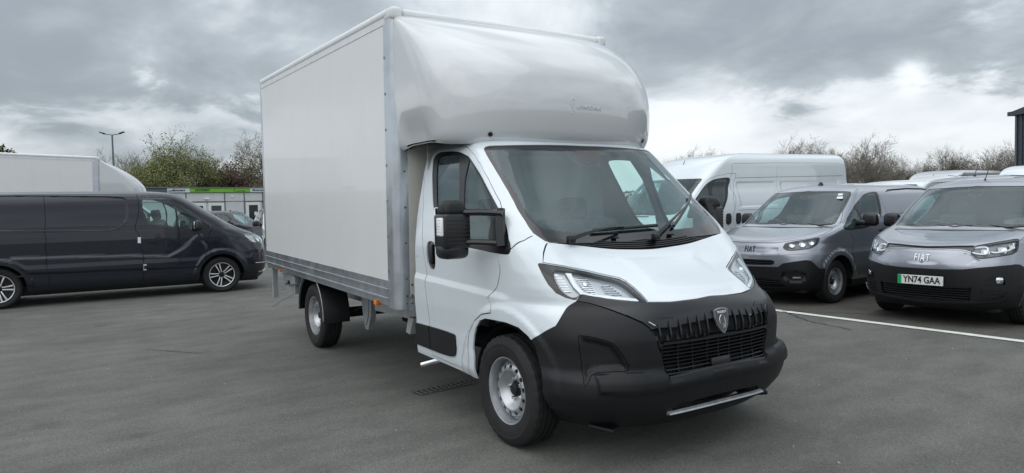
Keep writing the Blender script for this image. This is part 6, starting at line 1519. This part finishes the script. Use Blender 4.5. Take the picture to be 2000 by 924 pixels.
# ================================================================ put the place together
ground(); drain(); cabins(); right_building(); lamp_post()
van, _sk = main_van()
# vehicles on the right, nose towards the camera
plain, _ = small_van('plain', 'small_van', 'silver_paint'); plain.location = (-3.135, 6.218, 0); plain.rotation_euler = (0, 0, math.radians(-86.75)); plain['label'] = 'silver small van without number plate, parked beside the white box van'; plain['category'] = 'van'
chrome, _ = small_van('chrome', 'small_van', 'silver_paint'); chrome.location = (-.647, 6.271, 0); chrome.rotation_euler = (0, 0, math.radians(-87.27)); chrome['label'] = 'silver small van with number plate YN74 GAA and a chrome strip between its headlights'; chrome['category'] = 'van'
def number_plate(root):
    p = empty('number_plate'); p.parent = root; p.location = (.918, 0, .548); 
    o = MB().rbox((0, 0, 0), (.010, .520, .112), .003, 1).obj('plate', 'plate_white', root); o.location = p.location; bpy.data.objects.remove(p)
    MB().box((.0062, -.237, 0), (.002, .044, .110)).obj('green_flash', 'plate_green', o)
    me = text_mesh('YN74 GAA', .112, .002, .0022); xs = [v.co.x for v in me.vertices]; k = .425/(max(xs)-min(xs))
    for v in me.vertices: v.co.x = (v.co.x-(min(xs)+max(xs))/2)*k
    me.transform(Matrix(((0, 0, 1, .0065), (1, 0, 0, .018), (0, 1, 0, 0), (0, 0, 0, 1)))); add('plate_lettering', me, 'letter_black', o)
    MB().rbox((-.02, 0, 0), (.03, .50, .09), .004, 1).obj('plate_holder', 'satin_black', root).location = o.location
number_plate(chrome)
aerial(chrome, -.95, .0, 1.755, .23, .60)
m = MB(); m.prism([(-1.02, 1.75), (-1.16, 1.775), (-1.10, 1.83)], -.022, .022, 'xz'); m.obj('roof_fin', 'satin_black', plain)
m = MB(); m.rbox((-.60, .60, 1.565), (.055, .085, .006), .002, 1, rot=(0, .77, .25)); m.rbox((-.655, .58, 1.615), (.045, .07, .006), .002, 1, rot=(0, .77, .25)); m.obj('windscreen_sticker', 'paper', plain)
tall = tall_van('tall_van', 'white_paint'); tall.location = (-6.243, 6.47, 0); tall.rotation_euler = (0, math.radians(.6), math.radians(-91.04)); tall['label'] = 'tall white panel van with its roof above the two silver small vans'; tall['category'] = 'van'
# grey van on the left
dark, _ = mid_van('panel_van', 'charcoal_paint'); dark.location = (-11.47, -.715, 0); dark.rotation_euler = (0, 0, math.radians(88.5)); dark['label'] = 'charcoal panel van seen side-on at the left, white foam blocks on its door'; dark['category'] = 'van'
# the other box van behind it
luton = copy_thing(van, (-19.6, -1.05, gz(-19.6, 0)), math.radians(97), label='second white box van, mostly hidden behind the charcoal grey van', category='box van')
for o in list(bpy.data.objects):      # this one carries a longer, straighter fairing
    if o.parent == luton and o.name.split('.')[0] in ('over_cab_fairing', 'fairing_underside', 'embossed_lettering', 'embossed_emblem'): bpy.data.objects.remove(o)
lb_ = Body(FAIR_LONG, .02); lk = Skin(lb_, (1.6, .6, .9), .06); lk.region('void_back', [(2.23, 0), (lk.amax, 0), (lk.amax, lb_.vmax), (2.23, lb_.vmax)], none=True); lk.cut(); emit_all(lk, luton, 'over_cab_fairing', 'white_gelcoat', lining=False)
# vans further back on the right: only their roofs show
def recolour(root, a, b):
    for o in bpy.data.objects:
        if o.parent == root and o.type == 'MESH' and o.data.materials and o.data.materials[0] == MAT[a]:
            me = RC.get((o.data.name, b)) or o.data.copy(); RC[(o.data.name, b)] = me; me.materials[0] = MAT[b]; o.data = me
RC = {}
t2 = copy_thing(tall, (*at(1800, 25.5), 0), math.radians(-88), label='pale silver tall van roof showing behind the gap between the two silver small vans', category='van'); recolour(t2, 'white_paint', 'pale_silver_paint')
t3 = copy_thing(tall, (*at(1990, 21.5), 0), math.radians(-88), label='white tall van whose roof shows above the aerial of the van with the number plate', category='van')
t4 = copy_thing(dark, (*at(1862, 14.2), 0), math.radians(-87), label='silver panel van directly behind the van with the number plate, short aerial on its roof', category='van'); recolour(t4, 'charcoal_paint', 'silver_paint')
aer = MB(); aer.tube([(-1.0, 0, 1.96), (-1.02, 0, 2.0)], [.03, .01], 8); aer.tube([(-1.02, 0, 1.99), (-1.16, 0, 2.20)], .008, 6); aer.obj('aerial', 'satin_black', t4)
t5 = copy_thing(dark, (*at(1708, 17), 0), math.radians(-88), label='white panel van roof in a low strip behind the silver van without a plate', category='van'); recolour(t5, 'charcoal_paint', 'white_paint')
# far left, in front of the office cabin
x, y = at(528, 34); hh = math.radians(50); d2 = copy_thing(plain, (x-.9*math.cos(hh), y-.9*math.sin(hh), -.22), hh, label='small black van parked in front of the office cabin doors', category='van'); recolour(d2, 'silver_paint', 'charcoal_paint')
x, y = at(572, 24.5); hb = copy_thing(chrome, (x-.9*.99, y+.9*.14, -.14), math.radians(-8), label='pale silver van whose bonnet shows past the nose of the charcoal van', category='van'); recolour(hb, 'silver_paint', 'pale_silver_paint')
for o in [q for q in bpy.data.objects if q.parent == hb and q.name.startswith('plate')]:
    for c in [q for q in bpy.data.objects if q.parent == o]: bpy.data.objects.remove(c)
    bpy.data.objects.remove(o)
# houses
house(*at(262, 84), math.radians(60), 9, 7, 4.6, 1.9, 'brick house with a brown tiled roof left of the big budding tree')
house(*at(292, 70), math.radians(-20), 8, 6, 3.3, 1.6, 'small gabled brick house with pale barge boards beside the second box van')
house(*at(478, 88), math.radians(0), 8, 7, 4.0, 2.1, 'red brick gabled house behind the right end of the green sign')
house(*at(505, 80), math.radians(20), 7, 6, 3.4, 1.7, 'brick house with a low gable nearest to the white box body')
# trees on the left
T = tree
T('bare', *at(258, 88), 10.3, .4, 'bare round-topped tree just right of the lamp post')
T('bud', *at(352, 68), 9.8, 1.0, 'big tree with fresh green buds, tallest behind the office cabin')
T('bud', *at(312, 78), 7.6, 2.6, 'budding tree that leans left of the tallest one behind the office cabin')
T('bud2', *at(396, 72), 8.4, 2.2, 'budding tree with a wide brown-green crown, right of the tallest tree')
T('bud2', *at(430, 80), 6.9, 4.0, 'thin budding tree between the wide-crowned tree and the reddish tree')
T('red', *at(445, 74), 7.4, 0.3, 'low reddish-brown tree above the middle of the green sign')
T('red', *at(468, 82), 6.6, 2.3, 'small reddish tree above the right half of the green sign')
T('bare2', *at(440, 92), 6.8, 1.3, 'bare tree behind the reddish trees')
T('sparse', *at(532, 50), 8.0, 0.7, 'tall sparse tree standing close to the edge of the white box body')
T('bare', *at(100, 78), 7.9, 0.2, 'bare twiggy tree top above the roof of the second box van')
T('bare2', *at(160, 92), 8.0, 3.2, 'faint bare tree top left of the lamp post, above the second box van')
bush(*at(318, 70), 5.5, 4, 6.0, 9000, 'leaf_dark', 'dark evergreen mass under the big budding tree', 5, 'evergreen_tree', 'tree', ls=.13)
bush(*at(-12, 66), 5, 4, 8.6, 8000, 'leaf_green', 'green leafy tree top at the left edge of the picture', 6, 'evergreen_tree', 'tree', ls=.14)
bush(*at(345, 62), 7, 3, 4.2, 8000, 'leaf_brown', 'brownish undergrowth below the big budding tree', 7)
bush(*at(400, 64), 8, 3, 4.0, 9000, 'leaf_brown', 'brown-green undergrowth above the word on the green sign', 8)
bush(*at(450, 66), 7, 3, 3.7, 7000, 'leaf_brown', 'brown undergrowth behind the right half of the green sign', 9)
bush(*at(500, 66), 6, 3, 4.2, 6000, 'leaf_brown', 'brownish bush beside the edge of the white box body', 10)
bush(*at(262, 84), 3.4, 3, 5.4, 4000, 'leaf_dark', 'ivy dark bush at the foot of the round-topped bare tree', 11)
# trees on the right
spec = [(1330, 'ivy', 82, 7.4), (1352, 'bare', 80, 8.2), (1378, 'ivy', 86, 7.4), (1398, 'bare2', 84, 7.9), (1424, 'bare', 85, 8.0), (1452, 'ivy', 90, 6.9), (1496, 'bare2', 98, 7.0),
        (1540, 'bare2', 78, 8.4), (1566, 'bare', 78, 9.1), (1602, 'bare2', 80, 8.4), (1624, 'bare', 84, 8.3), (1660, 'ivy', 84, 7.2), (1690, 'bare', 72, 8.5), (1722, 'bare2', 78, 7.6), (1746, 'ivy', 76, 6.4), (1790, 'bare2', 80, 6.2),
        (1814, 'ivy', 84, 6.0), (1850, 'sparse', 74, 7.3), (1878, 'ivy', 80, 5.9), (1908, 'bare2', 90, 5.6), (1942, 'bare', 70, 7.2), (1976, 'bare2', 72, 7.6)]
wh = {'bare': 'bare wide-crowned tree', 'bare2': 'bare tree with upright twigs', 'ivy': 'brownish twiggy tree', 'bud2': 'greenish budding tree', 'sparse': 'pale budding tree'}
def where(px):
    for a, b in ((1335, 'furthest left above the roof of the tall white van'), (1370, 'left above the nose of the tall white van'), (1395, 'above the cab of the tall white van'), (1440, 'above the front half of the white van body'), (1460, 'over the middle of the tall white van'), (1510, 'low over the middle of the tall white van'), (1560, 'over the rear half of the tall white van'), (1610, 'near the rear end of the tall white van'), (1640, 'above the rear edge of the tall white van'), (1690, 'just right of the tall white van'), (1730, 'in the open gap right of the tall white van'),
                 (1780, 'above the silver van without a plate'), (1825, 'above the pale silver van roofs'), (1862, 'behind the roof with the short aerial'), (1900, 'between the two roof aerials'), (1950, 'left of the dark metal shed'), (2100, 'right beside the dark metal shed')):
        if px < a: return b
seen = {}
for i, (px, k, D, h) in enumerate(spec):
    lb = wh[k]+' '+where(px); lb = lb if lb not in seen else lb.replace('tree', 'smaller tree', 1); seen[lb] = 1
    T(k, *at(px, D), h, i*1.7, lb)
HEDGE_K = .78
for i, (px, D, w, h, mt, lb) in enumerate(((1675, 66, 9, 2.9, 'leaf_dark', 'dark hedge right of the tall white van'), (1745, 68, 8, 3.6, 'leaf_brown', 'brownish hedge above the silver van without a plate'), (1735, 74, 4, 5.6, 'leaf_brown', 'rounded brown bush among the bare trees above the silver van'), (1810, 70, 9, 3.4, 'leaf_brown', 'hedge behind the pale silver van roofs'), (1880, 72, 9, 3.6, 'leaf_brown', 'brown hedge left of the dark metal shed'), (1950, 70, 8, 3.8, 'leaf_brown', 'low hedge beside the dark metal shed'),
                                          (1300, 84, 12, 3.8, 'leaf_brown', 'hedge showing through the cab windows of the white box van'))):
    bush(*at(px, D), w, 2.5, h*HEDGE_K, int(w*700), mt, lb, 40+i, 'hedge', 'hedge', rz=math.radians(33), ls=.13, z=0)
